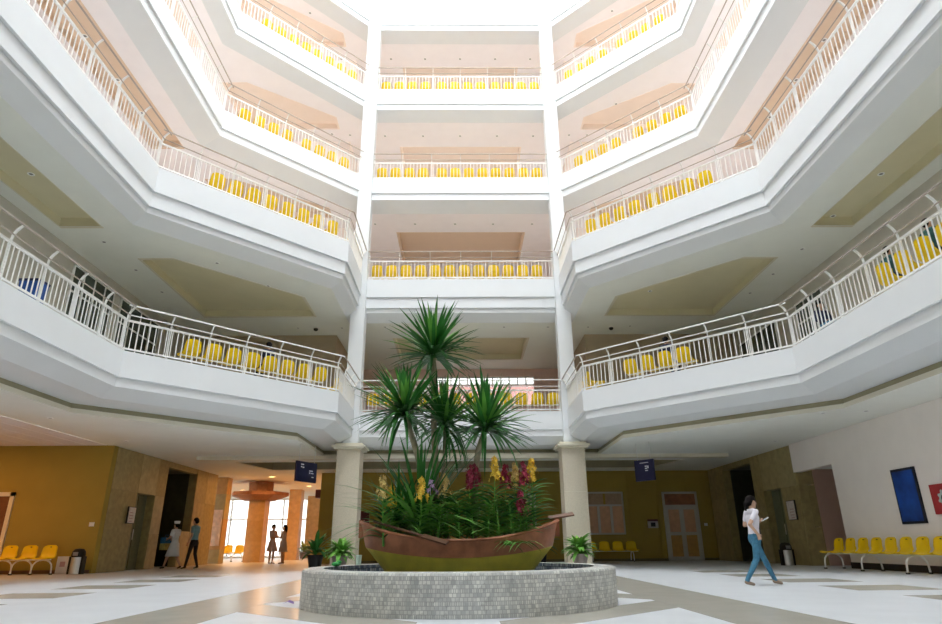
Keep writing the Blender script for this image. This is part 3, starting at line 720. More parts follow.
# ------------------------------------------------------------------ things on the ground-floor walls
PEACHP = mat('peach_blind', (.62, .36, .22), .6, .1, 5); ORP = mat('orange_panel', (.48, .28, .08), .5, .12, 5); FRG = mat('grey_white_frame', (.55, .53, .48), .5, .03)
def wall_window(name, x0, x1, z0, z1, cols, zt, label):
    y = 28.56
    o = struct(name, MB().box(x0, x1, y-.03, y+.015, z0, z0+.07).box(x0, x1, y-.03, y+.015, z1-.07, z1).box(x0, x0+.07, y-.03, y+.015, z0, z1).box(x1-.07, x1, y-.03, y+.015, z0, z1).box(x0, x1, y-.03, y+.015, zt-.035, zt+.035), FRG, label=label)
    w_ = (x1-x0)/cols
    for i in range(cols):
        MB().box(x0+w_*i+.06, x0+w_*(i+1)-.06, y-.005, y+.01, z0+.07, zt-.035).build('pane', PEACHP, o)
        if i: MB().box(x0+w_*i-.05, x0+w_*i+.05, y-.025, y+.012, z0+.07, zt).build('mullion', FRG, o)
    for i in range(2):
        w2 = (x1-x0)/2; MB().box(x0+w2*i+.06, x0+w2*(i+1)-.04, y-.005, y+.01, zt+.035, z1-.07).build('pane', mat('pale_transom', (.42, .30, .19), .5, .1), o)
    return o
wall_window('window_1', 5.42, 7.10, 1.07, 2.85, 3, 2.28, 'three-light window with peach panes in the olive wall')
wall_window('window_2', 2.45, 3.25, 1.3, 2.8, 1, 2.35, 'narrow window with peach panes behind the boat')
y = 28.56
dr = struct('door_3', MB().box(8.83, 10.37, y-.03, y+.015, 0, .06).box(8.83, 10.37, y-.03, y+.015, 2.74, 2.83).box(8.83, 8.93, y-.03, y+.015, 0, 2.83).box(10.27, 10.37, y-.03, y+.015, 0, 2.83).box(8.83, 10.37, y-.03, y+.015, 2.18, 2.28), FRG, label='pale framed double door with peach and orange panels')
for x0 in (8.93, 9.60):
    lf = MB().box(x0, x0+.67, y-.02, y+.005, .06, 2.18).build('door_leaf', FRG, dr)
    MB().box(x0+.10, x0+.57, y-.028, y-.018, 1.15, 2.08).build('upper_panel', PEACHP, lf); MB().box(x0+.10, x0+.57, y-.028, y-.018, .16, 1.02).build('lower_panel', ORP, lf)
MB().box(8.93, 10.27, y-.02, y+.005, 2.28, 2.74).build('transom', mat('brown_transom', (.28, .12, .06), .4, .3, 4), dr)
# frame door of the orange wall
yy = 20.17
dl = struct('door_4', MB().box(-15.0, -13.75, yy-.03, yy+.03, 2.22, 2.34).box(-13.87, -13.75, yy-.03, yy+.03, 0, 2.34).box(-15.0, -14.88, yy-.03, yy+.03, 0, 2.34), mat('cream_frame', (.75, .68, .55), .5), label='cream framed door in the orange wall')
MB().box(-14.88, -13.87, yy, yy+.03, 0, 2.22).build('door_leaf', mat('dark_red_wood', (.16, .06, .03), .5, .2), dl)
# signs and boards
SIGN = mat('navy_sign', (.008, .01, .045), .3, .1); MARK = mat('white_marking', (.75, .77, .8), .5, .02)
def hang_sign(p, q, z0, z1, marks, label, face):
    p, q = Vector((*p, 0)), Vector((*q, 0)); d = (q-p); ln = d.length
    t = thing('hanging_sign', label, 'sign', (p.x, p.y, 0), math.atan2(d.y, d.x))
    MB().box(0, ln, -.03, .03, z0, z1).build('panel', SIGN, t)
    for x in (.12, ln-.12): MB().tube([(x, 0, z1), (x, 0, ZG)], .012, 6).build('hanger', STEEL, t)
    for u0, u1, v0, v1 in marks: MB().box(u0*ln, u1*ln, face*.031-.002, face*.031+.002, z0+(z1-z0)*v0, z0+(z1-z0)*v1).build('lettering', MARK, t)
ZS = DZ
hang_sign((-5.15, 20.0), (-4.72, 20.9), 2.55+ZS, 3.17+ZS, [(.2, .34, .82, .88), (.2, .26, .7, .76), (.28, .36, .68, .74), (.62, .8, .55, .6), (.62, .68, .44, .5), (.72, .84, .44, .48), (.75, .86, .25, .29)], 'navy hanging sign with small white lettering near the entrance hall', -1)
hang_sign((5.62, 20.6), (6.06, 20.0), 2.5+ZS, 3.15+ZS, [(.3, .75, .84, .87), (.55, .66, .66, .71), (.55, .66, .56, .61), (.68, .74, .58, .7), (.55, .7, .46, .5)], 'navy hanging sign with a white symbol on the white wall side', -1)
bl = thing('blue_board', 'tall blue notice board in a black frame on the white wall', 'board', (10.93, 15.72, 0))
MB().box(-.03, .015, -.43, .43, 1.09, 2.39).build('frame', mat('black_frame', (.01, .012, .02), .4), bl)
MB().box(-.036, -.028, -.37, .38, 1.15, 2.33).build('panel', mat('blue_print', (.01, .06, .30), .35, .5, 2.2), bl)
rs = thing('red_sign', 'red sign with a grey toothed disc on the white wall', 'sign', (10.93, 14.5, 0))
MB().box(-.03, .015, -.45, .42, 1.27, 1.92).build('panel', mat('sign_red', (.42, .03, .035), .5, .08), rs)
mb = MB(); N = 32; rr = [.2 if (k//2) % 2 else .155 for k in range(N)]
mb.add([(-.034, .02+rr[k]*math.cos(2*PI*k/N), 1.6+rr[k]*math.sin(2*PI*k/N)) for k in range(N)]+[(-.028, .02+rr[k]*math.cos(2*PI*k/N), 1.6+rr[k]*math.sin(2*PI*k/N)) for k in range(N)], [tuple(range(N))]+[(k, (k+1) % N, N+(k+1) % N, N+k) for k in range(N)])
mb.build('toothed_disc', mat('grey_teal', (.45, .58, .55), .5), rs)
MB().lathe([(0, 0), (.09, 0)], 16).build('disc_centre', BLACK, rs).matrix_local = Matrix.Translation((-.036, .02, 1.6)) @ Matrix.Rotation(PI/2, 4, 'Y')
def notice(x, y0, y1, z0, z1, s_, label):
    t = thing('notice', label, 'notice', (x, (y0+y1)/2, 0)); h = (y1-y0)/2
    MB().box(-.02, .02, -h, h, z0, z1).build('backing', mat('dark_backing', (.05, .04, .03), .5), t)
    MB().box(*sorted((-s_*.022, -s_*.028)), -h+.03, h-.03, z0+.02, z1-.02).build('paper', mat('printed_paper', (.72, .66, .62), .6, .12, 14), t)
    for k in range(4): MB().box(*sorted((-s_*.028, -s_*.031)), -h*.6, h*(.2+.1*(k % 3)), z0+.06+.09*k, z0+.085+.09*k).build('print_line', mat('red_grey_print', (.5, .3, .28), .6), t)
notice(-10.94, 21.62, 22.12, 1.45, 1.98, -1, 'printed notice beside the service door, orange wall side')
notice(10.94, 21.25, 21.8, 1.38, 2.0, 1, 'printed notice beside the service door, white wall side')
rd = thing('card_reader', 'small white wall box with a dark top beside the pale double door', 'reader', (8.3, 28.55, 0))
MB().box(-.22, .22, -.06, .02, 1.32, 1.62).build('body', mat('dull_white', (.5, .45, .42), .5), rd); MB().box(-.22, .22, -.075, .02, 1.6, 1.68).build('hood', mat('maroon_hood', (.10, .02, .025), .5), rd); MB().box(-.1, .1, -.065, -.05, 1.38, 1.55).build('screen', BLACK, rd)
for loc, lb in (((10.62, 28.56, 1.45), 'white light switch beside the pale double door'), ((-11.22, 20.16, 1.38), 'white light switch on the orange wall')):
    t = thing('light_switch', lb, 'switch', loc); MB().box(-.07, .07, -.02, .01, -.06, .06).build('plate', METALW, t); MB().box(-.025, .025, -.028, -.018, -.04, .04).build('rocker', METALW, t)
fb = thing('fire_cabinet', 'maroon cabinet on the olive wall behind the boat end', 'cabinet', (-4.35, 28.5, 0))
MB().box(-.35, .35, -.12, .06, 1.55, 2.1).build('body', mat('maroon_paint', (.13, .02, .02), .5), fb); MB().box(-.30, .30, -.135, -.12, 1.6, 2.05).build('door', mat('maroon_paint', (.13, .02, .02)), fb)
f2 = thing('exit_box', 'small maroon box hung at the end of the olive wall', 'box', (-6.1, 29.0, 0))
MB().box(-.35, -.08, -.3, .3, 2.7, 3.05).build('body', mat('maroon_paint', (.13, .02, .02)), f2); MB().box(-.2, -.17, -.02, .02, 3.05, ZG).build('hanger', STEEL, f2)
# bins
def dome_bin(x, y, label):
    t = thing('litter_bin', label, 'bin', (x, y, 0))
    MB().lathe([(0, 0), (.17, 0), (.17, .03), (.165, .50), (0, .50)], 20).build('body', STEEL, t)
    MB().lathe([(.185, .46), (.185, .54), (.17, .62), (.12, .68), (0, .70)], 20).build('dome_lid', BLACK, t)
    MB().box(-.07, .07, -.185, -.15, .50, .60).build('flap', GRAP, t)
    for s_ in (-1, 1): MB().box(s_*.175-.03, s_*.175+.03, -.09, .09, .0, .48).build('side_panel', BLACK, t)
dome_bin(-11.2, 19.75, 'black domed steel litter bin by the corner of the orange wall')
dome_bin(10.55, 21.6, 'black domed steel litter bin beside the service door, white wall side')
wbx = thing('white_box', 'low white carton standing against the orange wall beside the bin', 'box', (-11.62, 19.95, 0))
MB().box(-.2, .2, -.15, .15, 0, .48).build('body', mat('white_card', (.72, .68, .62), .6), wbx); MB().box(-.1, .05, -.156, -.15, .2, .34).build('print', mat('red_grey_print', (.5, .3, .28)), wbx)
# small things around the fountain
g = thing('green_toy', 'small bright green plastic toy on the fountain rim', 'toy', (-1.72, 9.42, .435))
MB().ell((0, 0, .03), (.07, .05, .03)).build('body', mat('bright_green_plastic', (.05, .45, .10), .35), g); MB().ell((.04, 0, .055), (.035, .03, .022)).build('head', mat('bright_green_plastic', (.05, .45, .10)), g)
c = thing('mint_cup', 'pale mint plastic cup on the far fountain rim', 'cup', (-1.52, 10.12, .435))
MB().lathe([(0, 0), (.035, 0), (.045, .13), (.041, .13), (.033, .01), (0, .01)], 16).build('cup_body', mat('mint_plastic', (.55, .72, .62), .4), c); MB().lathe([(.043, .125), (.049, .13), (.043, .137)], 16).build('lip', mat('mint_plastic', (.55, .72, .62)), c)
pw = thing('purple_scrap', 'crumpled purple wrapper on the floor beside the fountain', 'wrapper', (-2.2, 8.9, .004))
MB().add([(-.08, -.02, 0), (-.01, -.05, .03), (.07, -.02, .0), (.05, .04, .025), (-.03, .03, .035), (0, 0, .05)], [(0, 1, 5), (1, 2, 5), (2, 3, 5), (3, 4, 5), (4, 0, 5)]).build('crumple', mat('purple_film', (.16, .08, .30), .4), pw)

# ------------------------------------------------------------------ lowest gallery: windows, lettering, bin
DGL = mat('dark_green_glass', (.09, .11, .09), .25, .2, 2)
def gal_window(s_, y0, y1, z0, z1, cols, rows, label, n):
    X = s_*10.99; e = sorted((X, X-s_*.05))
    o = struct('window_%d' % n, MB().box(*e, y0, y1, z0, z0+.06).box(*e, y0, y1, z1-.06, z1).box(*e, y0, y0+.06, z0, z1).box(*e, y1-.06, y1, z0, z1), METALW, label=label)
    w_ = (y1-y0)/cols; h = (z1-z0)/rows
    for i in range(cols):
        for j in range(rows): MB().box(*sorted((X-s_*.01, X-s_*.03)), y0+w_*i+.025, y0+w_*(i+1)-.025, z0+h*j+.025, z0+h*(j+1)-.025).build('pane', DGL, o)
    for i in range(1, cols): MB().box(*e, y0+w_*i-.025, y0+w_*i+.025, z0, z1).build('mullion', METALW, o)
    for j in range(1, rows): MB().box(*e, y0, y1, z0+h*j-.025, z0+h*j+.025).build('glazing_bar', METALW, o)
gal_window(-1, 16.3, 18.5, 5.9, 8.3, 4, 3, 'dark small-paned window of the lowest gallery', 6)
gal_window(-1, 18.9, 21.6, 5.9, 8.3, 4, 3, 'dark small-paned window of the lowest gallery near the room block', 7)
gal_window(1, 17.4, 19.0, 5.9, 8.0, 3, 3, 'dark small-paned window of the lowest gallery', 8)
gal_window(1, 20.4, 23.4, 5.2, 8.0, 3, 2, 'dark glazed screen of the lowest gallery near the room block', 9)
gal_window(-1, 10.5, 13.2, 5.9, 8.3, 4, 3, 'dark small-paned window of the lowest gallery near its bend', 10)
# window with a row of small top lights in the back wall
z0 = ZF[2]+1.75
bw_ = struct('window_11', B(-1.3, 3.5, 29.28, 29.36, z0, z0+.06).box(-1.3, 3.5, 29.28, 29.36, z0+1.39, z0+1.45).box(-1.3, 3.5, 29.28, 29.36, z0+1.02, z0+1.08), METALW, label='pale window with a row of small top lights behind the lowest gallery')
for i in range(13): MB().box(-1.33+.4*i, -1.27+.4*i, 29.28, 29.36, z0+1.05 if i % 3 else z0, z0+1.45).build('mullion', METALW, bw_)
for i in range(12): MB().box(-1.27+.4*i, -.93+.4*i, 29.31, 29.32, z0+1.08, z0+1.39).build('pane', TGLASS, bw_)
for i in range(4): MB().box(-1.27+1.2*i, -.13+1.2*i, 29.31, 29.32, z0+.06, z0+1.02).build('pane', ROSEG, bw_)
bb = thing('blue_bin', 'blue plastic bin standing behind the flank railing of the lowest gallery', 'bin', (-8.75, 11.95, ZF[2]))
BLU = mat('blue_plastic', (.02, .08, .30), .4)
MB().add([(-.16, -.13, 0), (.16, -.13, 0), (.16, .13, 0), (-.16, .13, 0), (-.2, -.17, .72), (.2, -.17, .72), (.2, .17, .72), (-.2, .17, .72)], [(3, 2, 1, 0), (0, 1, 5, 4), (1, 2, 6, 5), (2, 3, 7, 6), (3, 0, 4, 7), (4, 5, 6, 7)]).build('body', BLU, bb)
MB().box(-.21, .21, -.18, .18, .72, .77).build('lid', mat('dark_navy_plastic', (.01, .02, .08), .4), bb)

# ------------------------------------------------------------------ ceiling fittings
RING = MB().lathe([(.045, -.004), (.075, -.012), (.08, 0)], 14).mesh('trim_ring', METALW); CAN = MB().lathe([(0, .0), (.05, -.004)], 14).mesh('lamp_well', GRAP)
def downlight(p, label, group):
    t = thing('downlight', label, 'light', p, 0, group); obj('trim_ring', RING, t); obj('lamp_well', CAN, t)
SPOTS = {2: [(31, 174), (104, 242), (136, 270), (106, 276), (162, 292), (217, 263), (268, 286), (881, 174), (833, 216), (802, 249), (773, 274), (750, 293), (784, 299), (650, 291), (385, 327), (504, 327), (548, 327), (298, 328), (342, 328), (588, 327), (630, 326)],
         3: [(375, 224), (415, 224), (455, 224), (493, 224), (532, 224), (85, 36), (118, 80), (142, 113), (824, 40), (796, 80), (770, 117)],
         4: [(385, 136), (423, 136), (460, 136), (497, 136), (533, 136), (332, 134), (350, 135), (569, 135), (587, 135), (616, 104)],
         5: [(391, 59), (425, 59), (460, 59), (495, 59), (530, 59), (310, 13), (341, 59), (582, 59), (612, 11)]}
def inside(p, loop):
    r_ = False
    for i in range(len(loop)):
        (x1, y1), (x2, y2) = loop[i-1], loop[i]
        if (y1 > p[1]) != (y2 > p[1]) and p[0] < (x2-x1)*(p[1]-y1)/(y2-y1)+x1: r_ = not r_
    return r_
for L, px in SPOTS.items():
    ky = 14.448 if L+1 < 4 else 17.815
    trays = [TRAYC]+[tray_side(s_, ky) for s_ in (1, -1)]+[side_tray(s_, 14.75+(ky-14.45)) for s_ in (1, -1)]
    for q in px:
        p = atz(*q, ZC[L]-.001)
        if any(inside(p, t) for t in trays): p = atz(*q, ZC[L]+.238)
        wh_ = 'back run' if abs(p.x) < 3.9 else ('slanting front' if p.y > ky+.8 else 'straight flank')+', '+SIDE[1 if p.x > 0 else -1]
        downlight(p, 'small recessed downlight over the %s, %s' % (ORD[L], wh_), 'downlights over the %s, %s' % (ORD[L], wh_))
for q in ((50, 418), (126, 441), (823, 413), (866, 411), (775, 441), (716, 458)):
    downlight(atz(*q, ZG-.001), 'small recessed downlight in the dropped ground floor ceiling', 'downlights of the ground floor ceiling')
for q, sd in (((316, 328), -1), ((611, 327), 1)):
    t = thing('camera_dome', 'black camera dome on the ceiling over the lowest gallery, %s' % SIDE[sd], 'camera', atz(*q, ZC[2]))
    MB().lathe([(.10, 0), (.10, -.03), (0, -.03)], 14).build('base', METALW, t); MB().ell((0, 0, -.05), (.09, .09, .08)).build('dome', BLACK, t)
# invented warm lamps that tint the side bay and entrance hall orange
LENS = mat('added_lamp_lens', (1, .8, .5), .4, .02, emit=((1, .62, .25), 12))
def added_warm_lamp(x, y, pw, label, group, z=ZG):
    t = thing('added_lamp', label, 'lamp', (x, y, z), 0, group)
    MB().lathe([(.13, 0), (.15, -.03), (.17, -.03), (.17, 0)], 18).build('rim', METALW, t); MB().lathe([(0, -.012), (.13, -.012)], 18).build('lens', LENS, t)
    l = bpy.data.lights.new('added_lamp_light', 'AREA'); l.shape = 'DISK'; l.size = .26; l.energy = pw; l.color = (1, .45, .12)
    o = bpy.data.objects.new('added_lamp_light', l); COL.objects.link(o); o.parent = t; o.location = (0, 0, -.035)
for x, y in ((-13.3, 16.6), (-14.9, 17.2), (-16.5, 17.8)): added_warm_lamp(x, y, 42, 'added round warm lamp in the strip ceiling before the orange wall', 'added warm lamps of the side bay')
for x, y in ((-9.0, 25.4), (-8.8, 29.9), (-8.2, 34.8), (-12.8, 31.5), (-12.5, 37)): added_warm_lamp(x, y, 95, 'added round warm lamp in the entrance hall ceiling' if y > 28.8 else 'added round warm lamp in the recessed tray beside the hall', 'added warm lamps of the hall', ZG if y > 28.8 else ZG+.3)

# ------------------------------------------------------------------ people
SK = mat('warm_skin', (.52, .32, .22), .55, .05); HAIR = mat('black_hair', (.010, .008, .008), .8, .2, spec=.08); EYEM = mat('dark_eye', (.02, .012, .01), .3); LIP = mat('lip', (.40, .16, .14), .5)
def capsule(mb, p, q, rp, rq, n=12):
    p, q = Vector(p), Vector(q); d = q-p
    if d.length < 1e-5: d = Vector((0, 0, 1e-4)); q = p+d
    d.normalize(); a = d.cross(Vector((0, 0, 1)) if abs(d.z) < .9 else Vector((1, 0, 0))).normalized(); b = a.cross(d)
    rings = [(p-d*rp*math.cos(t), rp*math.sin(t)) for t in (.25, .8, PI/2)]+[(q+d*rq*math.cos(t), rq*math.sin(t)) for t in (PI/2, .8, .25)]
    vs = [c+(a*math.cos(2*PI*k/n)+b*math.sin(2*PI*k/n))*r for c, r in rings for k in range(n)]
    m = len(rings); fs = [(i*n+k, i*n+(k+1) % n, (i+1)*n+(k+1) % n, (i+1)*n+k) for i in range(m-1) for k in range(n)]
    fs += [tuple(range(n))[::-1], tuple(range((m-1)*n, m*n))]
    mb.add(vs, fs)
def fuse(name, parts, mats, parent, voxel, it=4):
    """one continuous skin over all the tapered limbs; each face takes the colour of the limb it covers"""
    mb = MB()
    for p in parts: capsule(mb, *p[:4])
    tmp = obj('tmp', mb.mesh('tmp', SK)); m = tmp.modifiers.new('r', 'REMESH'); m.mode = 'VOXEL'; m.voxel_size = voxel
    m2 = tmp.modifiers.new('s', 'SMOOTH'); m2.factor = .5; m2.iterations = it
    dg = bpy.context.evaluated_depsgraph_get(); me = bpy.data.meshes.new_from_object(tmp.evaluated_get(dg)); bpy.data.objects.remove(tmp)
    me.materials.clear()
    for x in mats: me.materials.append(x)
    segs = [(Vector(p[0]), Vector(p[1])-Vector(p[0]), p[2], p[3], p[4]) for p in parts]
    if len(mats) > 1:
        for f in me.polygons:
            c = f.center; best = 9
            for a, d, ra, rb, mi in segs:
                t = max(0, min(1, (c-a).dot(d)/max(d.length_squared, 1e-9))); v = (c-a-d*t).length-(ra+(rb-ra)*t)
                if v < best: best = v; bi = mi
            f.material_index = bi
    me.polygons.foreach_set('use_smooth', [True]*len(me.polygons)); me.name = name
    return obj(name, me, parent)
def hand(parts, w_, fwd, side, curl, mi, k=1.0):
    """palm, four unequal fingers and a thumb at wrist w_; fwd = along the palm, side = towards the thumb, curl = palm normal"""
    w_, f, s_, c = Vector(w_), Vector(fwd).normalized(), Vector(side).normalized(), Vector(curl).normalized()
    for o in (-.022, 0, .022): parts.append((w_+s_*o*k*.6, w_+f*.075*k+s_*o*k, .017*k, .015*k, mi))
    for j, (o, ln) in enumerate(((.031, .062), (.011, .072), (-.010, .066), (-.030, .052))):
        a = w_+f*.08*k+s_*o*k; b = a+(f*.9+c*.4).normalized()*ln*.55*k; e = b+(f*.45+c*.9).normalized()*ln*.5*k
        parts.append((a, b, .0095*k, .009*k, mi)); parts.append((b, e, .009*k, .008*k, mi))
    a = w_+f*.02*k+s_*.03*k; b = a+(f*.6+s_*.7+c*.25).normalized()*.04*k; e = b+(f*.9+s_*.2+c*.35).normalized()*.035*k
    parts.append((a, b, .012*k, .011*k, mi)); parts.append((b, e, .0105*k, .009*k, mi))
def person(label, loc, rz, J, mats, h=1.6, sleeve='short', skirt=None, hair='short', voxel=.0125, group=None, trousers=True, hands=None):
    """J: joints in metres for a 1.6 m figure facing +x; mats: skin, top, bottom, shoe"""
    root = thing('person', label, 'person', loc, rz, group); k = h/1.6; V = lambda t: Vector(t)*k
    J = {a: V(b) for a, b in J.items()}; P = []; add = lambda a, b, ra, rb, mi: P.append((a, b, ra*k, rb*k, mi))
    pel, chest, neck, head = J['pelvis'], J['chest'], J['neck'], J['head']; sL, sR = J['shL'], J['shR']; ax = (sL-sR).normalized()
    hL, hR = J['hipL'], J['hipR']; bx = (hL-hR).normalized()
    for t in (-.055, 0, .055): add(pel+bx*t*k+(chest-pel)*.1, pel.lerp(chest, .5)+bx*t*.8*k, .080, .078, 1)
    for t in (-.07, 0, .07): add(pel.lerp(chest, .5)+bx*t*.7*k, chest+ax*t*k, .080, .088, 1)
    add(sR.lerp(sL, .18), sL.lerp(sR, .18), .062, .062, 1)
    add(chest.lerp(neck, .4), neck, .055, .046, 1); add(neck, head-Vector((0, 0, .05*k)), .046, .045, 0)
    fd = J.get('face', Vector((1, 0, 0))).normalized()
    add(head+Vector((0, 0, .028*k))-fd*.012*k, head+Vector((0, 0, -.03*k))+fd*.012*k, .088, .074, 0)
    add(head+fd*.025*k-Vector((0, 0, .075*k)), head+fd*.05*k-Vector((0, 0, .085*k)), .04, .03, 0)              # jaw and chin
    add(head+fd*.085*k+Vector((0, 0, .0)), head+fd*.103*k-Vector((0, 0, .025*k)), .010, .014, 0)               # nose
    lat = fd.cross(Vector((0, 0, 1))).normalized()
    for s_ in (-1, 1): add(head+lat*s_*.086*k+Vector((0, 0, .012*k)), head+lat*s_*.086*k-Vector((0, 0, .02*k)), .014, .011, 0)   # ears
    for S_ in 'LR':
        sh, el, wr = J['sh'+S_], J['el'+S_], J['wr'+S_]
        if sleeve == 'short': add(sh, sh.lerp(el, .6), .053, .050, 1); add(sh.lerp(el, .6), el, .040, .036, 0); add(el, wr, .036, .025, 0)
        else: add(sh, el, .052, .044, 1); add(el, wr, .044, .036, 1)
        f = (wr-el).normalized(); hd = (hands or {}).get(S_); hp = []
        if hd: hand(hp, wr, hd[0], hd[1], hd[2], 0, k*1.05)
        else:
            sd = Vector((1, 0, 0)) if abs(f.x) < .8 else Vector((0, 0, 1)); cu = (chest-wr)-f*f.dot(chest-wr); cu.normalize(); sd = (sd-f*f.dot(sd)).normalized()
            hand(hp, wr, f, sd, cu, 0, k*1.05)
        P += hp
        hp_, kn, an, to = J['hip'+S_], J['kn'+S_], J['an'+S_], J['to'+S_]
        lm = 2 if trousers else 0
        add(hp_, kn, .082, .056, lm); add(kn, kn.lerp(an, .35), .055, .054, lm); add(kn.lerp(an, .35), an, .052, .040 if trousers else .032, lm)
        add(an-Vector((0, 0, .02*k)), an-Vector((0, 0, .025*k))+(to-an)*.2, .036, .034, 3); add(an+(to-an)*-.15-Vector((0, 0, .035*k)), to, .034, .026, 3)
    if trousers and not skirt:
        for t in (-.056, 0, .056): add(pel+bx*t*k-Vector((0, 0, .04*k)), pel+bx*t*k+(chest-pel)*.05, .092, .088, 2)
    body = fuse('body', P, mats, root, voxel*k)
    if skirt:      # open flared skirt or coat tail
        r0_, r1_, zb, mi = skirt; mb = MB(); c0 = pel.lerp(chest, .3); n = 20; zz = [c0.z, pel.z, (pel.z+zb*k)/2, zb*k, zb*k]; rr = [.115*k, r0_*k, (r0_+r1_)/2*k, r1_*k, (r1_-.012)*k]
        kc = (J['knL']+J['knR'])/2; ctr = [c0, pel, pel.lerp(kc, .55), kc, kc]
        for z, r, c in zip(zz, rr, ctr): mb.v += [(c.x+r*.82*math.cos(2*PI*i/n)*(1+.03*math.sin(5*i)), c.y+r*math.sin(2*PI*i/n)*(1+.03*math.cos(7*i)), z) for i in range(n)]
        mb.f = [(i*n+j, i*n+(j+1) % n, (i+1)*n+(j+1) % n, (i+1)*n+j) for i in range(4) for j in range(n)]; mb.m = [0]*len(mb.f)
        mb.build('skirt', mats[mi], root, True)
    hp = [(head+Vector((0, 0, .045*k))-fd*.012*k, head+Vector((0, 0, .012*k))-fd*.035*k, .094*k, .086*k, 0)]
    if hair == 'pony':
        hp += [(head-fd*.09*k+Vector((0, 0, .02*k)), head-fd*.125*k-Vector((0, 0, .02*k)), .035*k, .036*k, 0), (head-fd*.125*k-Vector((0, 0, .02*k)), head-fd*.135*k-Vector((0, 0, .15*k)), .036*k, .020*k, 0), (head+fd*.045*k+Vector((0, 0, .07*k)), head+fd*.06*k+Vector((0, 0, .05*k)), .035*k, .025*k, 0)]
    elif hair == 'bun': hp += [(head-fd*.09*k+Vector((0, 0, .01*k)), head-fd*.11*k, .045*k, .042*k, 0)]
    elif hair == 'long': hp += [(head-fd*.05*k, head-fd*.07*k-Vector((0, 0, .16*k)), .08*k, .05*k, 0)]
    fuse('hair', hp, [HAIR], root, .014*k)
    for s_ in (-1, 1): MB().ell(head+fd*.082*k+lat*s_*.033*k+Vector((0, 0, .006*k)), (.010*k, .010*k, .006*k), 8, 5).build('eye', EYEM, body)
    MB().ell(head+fd*.083*k-Vector((0, 0, .052*k)), (.008*k+abs(lat.x)*.016*k, .008*k+abs(lat.y)*.016*k, .005*k), 8, 5).build('mouth', LIP, body)
    return root
def stand(dx=0, lean=.0):
    return dict(pelvis=(0, 0, .86), chest=(.01+lean*.3, 0, 1.19), neck=(.0+lean*.5, 0, 1.345), head=(.015+lean*.6, 0, 1.475), shL=(lean*.3, .165, 1.295), shR=(lean*.3, -.165, 1.295),
        elL=(-.03, .21, 1.04), elR=(-.03, -.21, 1.04), wrL=(.06, .22, .82), wrR=(.06, -.22, .82), hipL=(0, .085, .83), hipR=(0, -.085, .83),
        knL=(.02, .09, .46), knR=(.02, -.09, .46), anL=(-.01, .09, .075), anR=(-.01, -.09, .075), toL=(.13, .10, .028), toR=(.13, -.10, .028))
def walk(stride=.28):
    j = stand(lean=.06)
    j.update(knL=(.16, .08, .47), anL=(.30, .08, .085), toL=(.43, .085, .035), knR=(-.07, -.08, .45), anR=(-.30, -.08, .10), toR=(-.19, -.085, .028), pelvis=(0, 0, .84), hipL=(.01, .085, .81), hipR=(-.01, -.085, .81))
    return j
def sit():
    return dict(pelvis=(0, 0, .10), chest=(-.04, 0, .42), neck=(-.03, 0, .57), head=(.0, 0, .70), shL=(-.04, .165, .525), shR=(-.04, -.165, .525), elL=(.02, .20, .28), elR=(.02, -.20, .28), wrL=(.22, .12, .17), wrR=(.22, -.12, .17),
        hipL=(.0, .085, .09), hipR=(0, -.085, .09), knL=(.40, .10, .09), knR=(.40, -.10, .09), anL=(.40, .10, -.33), anR=(.40, -.10, -.33), toL=(.53, .11, -.37), toR=(.53, -.11, -.37))
SHOEB = mat('black_shoe', (.02, .02, .02), .4); SHOET = mat('tan_shoe', (.28, .20, .14), .5, .1); WCOAT = mat('white_coat', (.70, .72, .72), .7, .03); JEAN = mat('blue_denim', (.045, .17, .27), .75, .2, 20)
LGREY = mat('pale_lilac_shirt', (.66, .64, .70), .7, .05); TEAL = mat('teal_shirt', (.16, .32, .36), .7, .05); BLKT = mat('black_trousers', (.015, .015, .018), .7); NAVY = mat('navy_cloth', (.012, .018, .05), .7, .1); GOWN = mat('pale_pink_uniform', (.50, .40, .38), .7, .04); DTEAL = mat('dark_teal_cloth', (.02, .09, .09), .7)

# woman crossing the hall, looking at her phone
wj = walk(); wj.update(elL=(-.04, .20, 1.06), wrL=(.17, .13, 1.10), elR=(-.17, -.20, 1.07), wrR=(-.03, -.19, .89), head=(.05, 0, 1.475), anR=(-.32, -.08, .09), toR=(-.2, -.085, .028), anL=(.33, .08, .09), toL=(.46, .085, .03), knL=(.17, .08, .48))
wp = Vector((5.23, 11.75, 0)); wh = 1.50
person('woman walking in a pale shirt and blue jeans with a ponytail, holding a phone', wp, .12, wj, [SK, LGREY, JEAN, SHOET], wh, hair='pony', voxel=.0095, hands={'L': ((.9, -.1, .3), (.1, -.9, .3), (-.2, .2, .9)), 'R': ((.45, .25, -.85), (.8, 0, .4), (.2, .9, .1))})
ph = thing('phone', 'pale phone held in front of the walking woman', 'phone', wp+Vector((.305*wh/1.6, .10, 1.165*wh/1.6)), .12)
m_ = MB().box(-.075, .075, -.036, .036, -.004, .004); o = m_.build('case', METALW, ph); o.rotation_euler = (0, -.45, 0)
o = MB().box(-.068, .068, -.032, .032, .004, .006).build('screen', mat('phone_screen', (.3, .33, .36), .2), ph); o.rotation_euler = (0, -.45, 0)
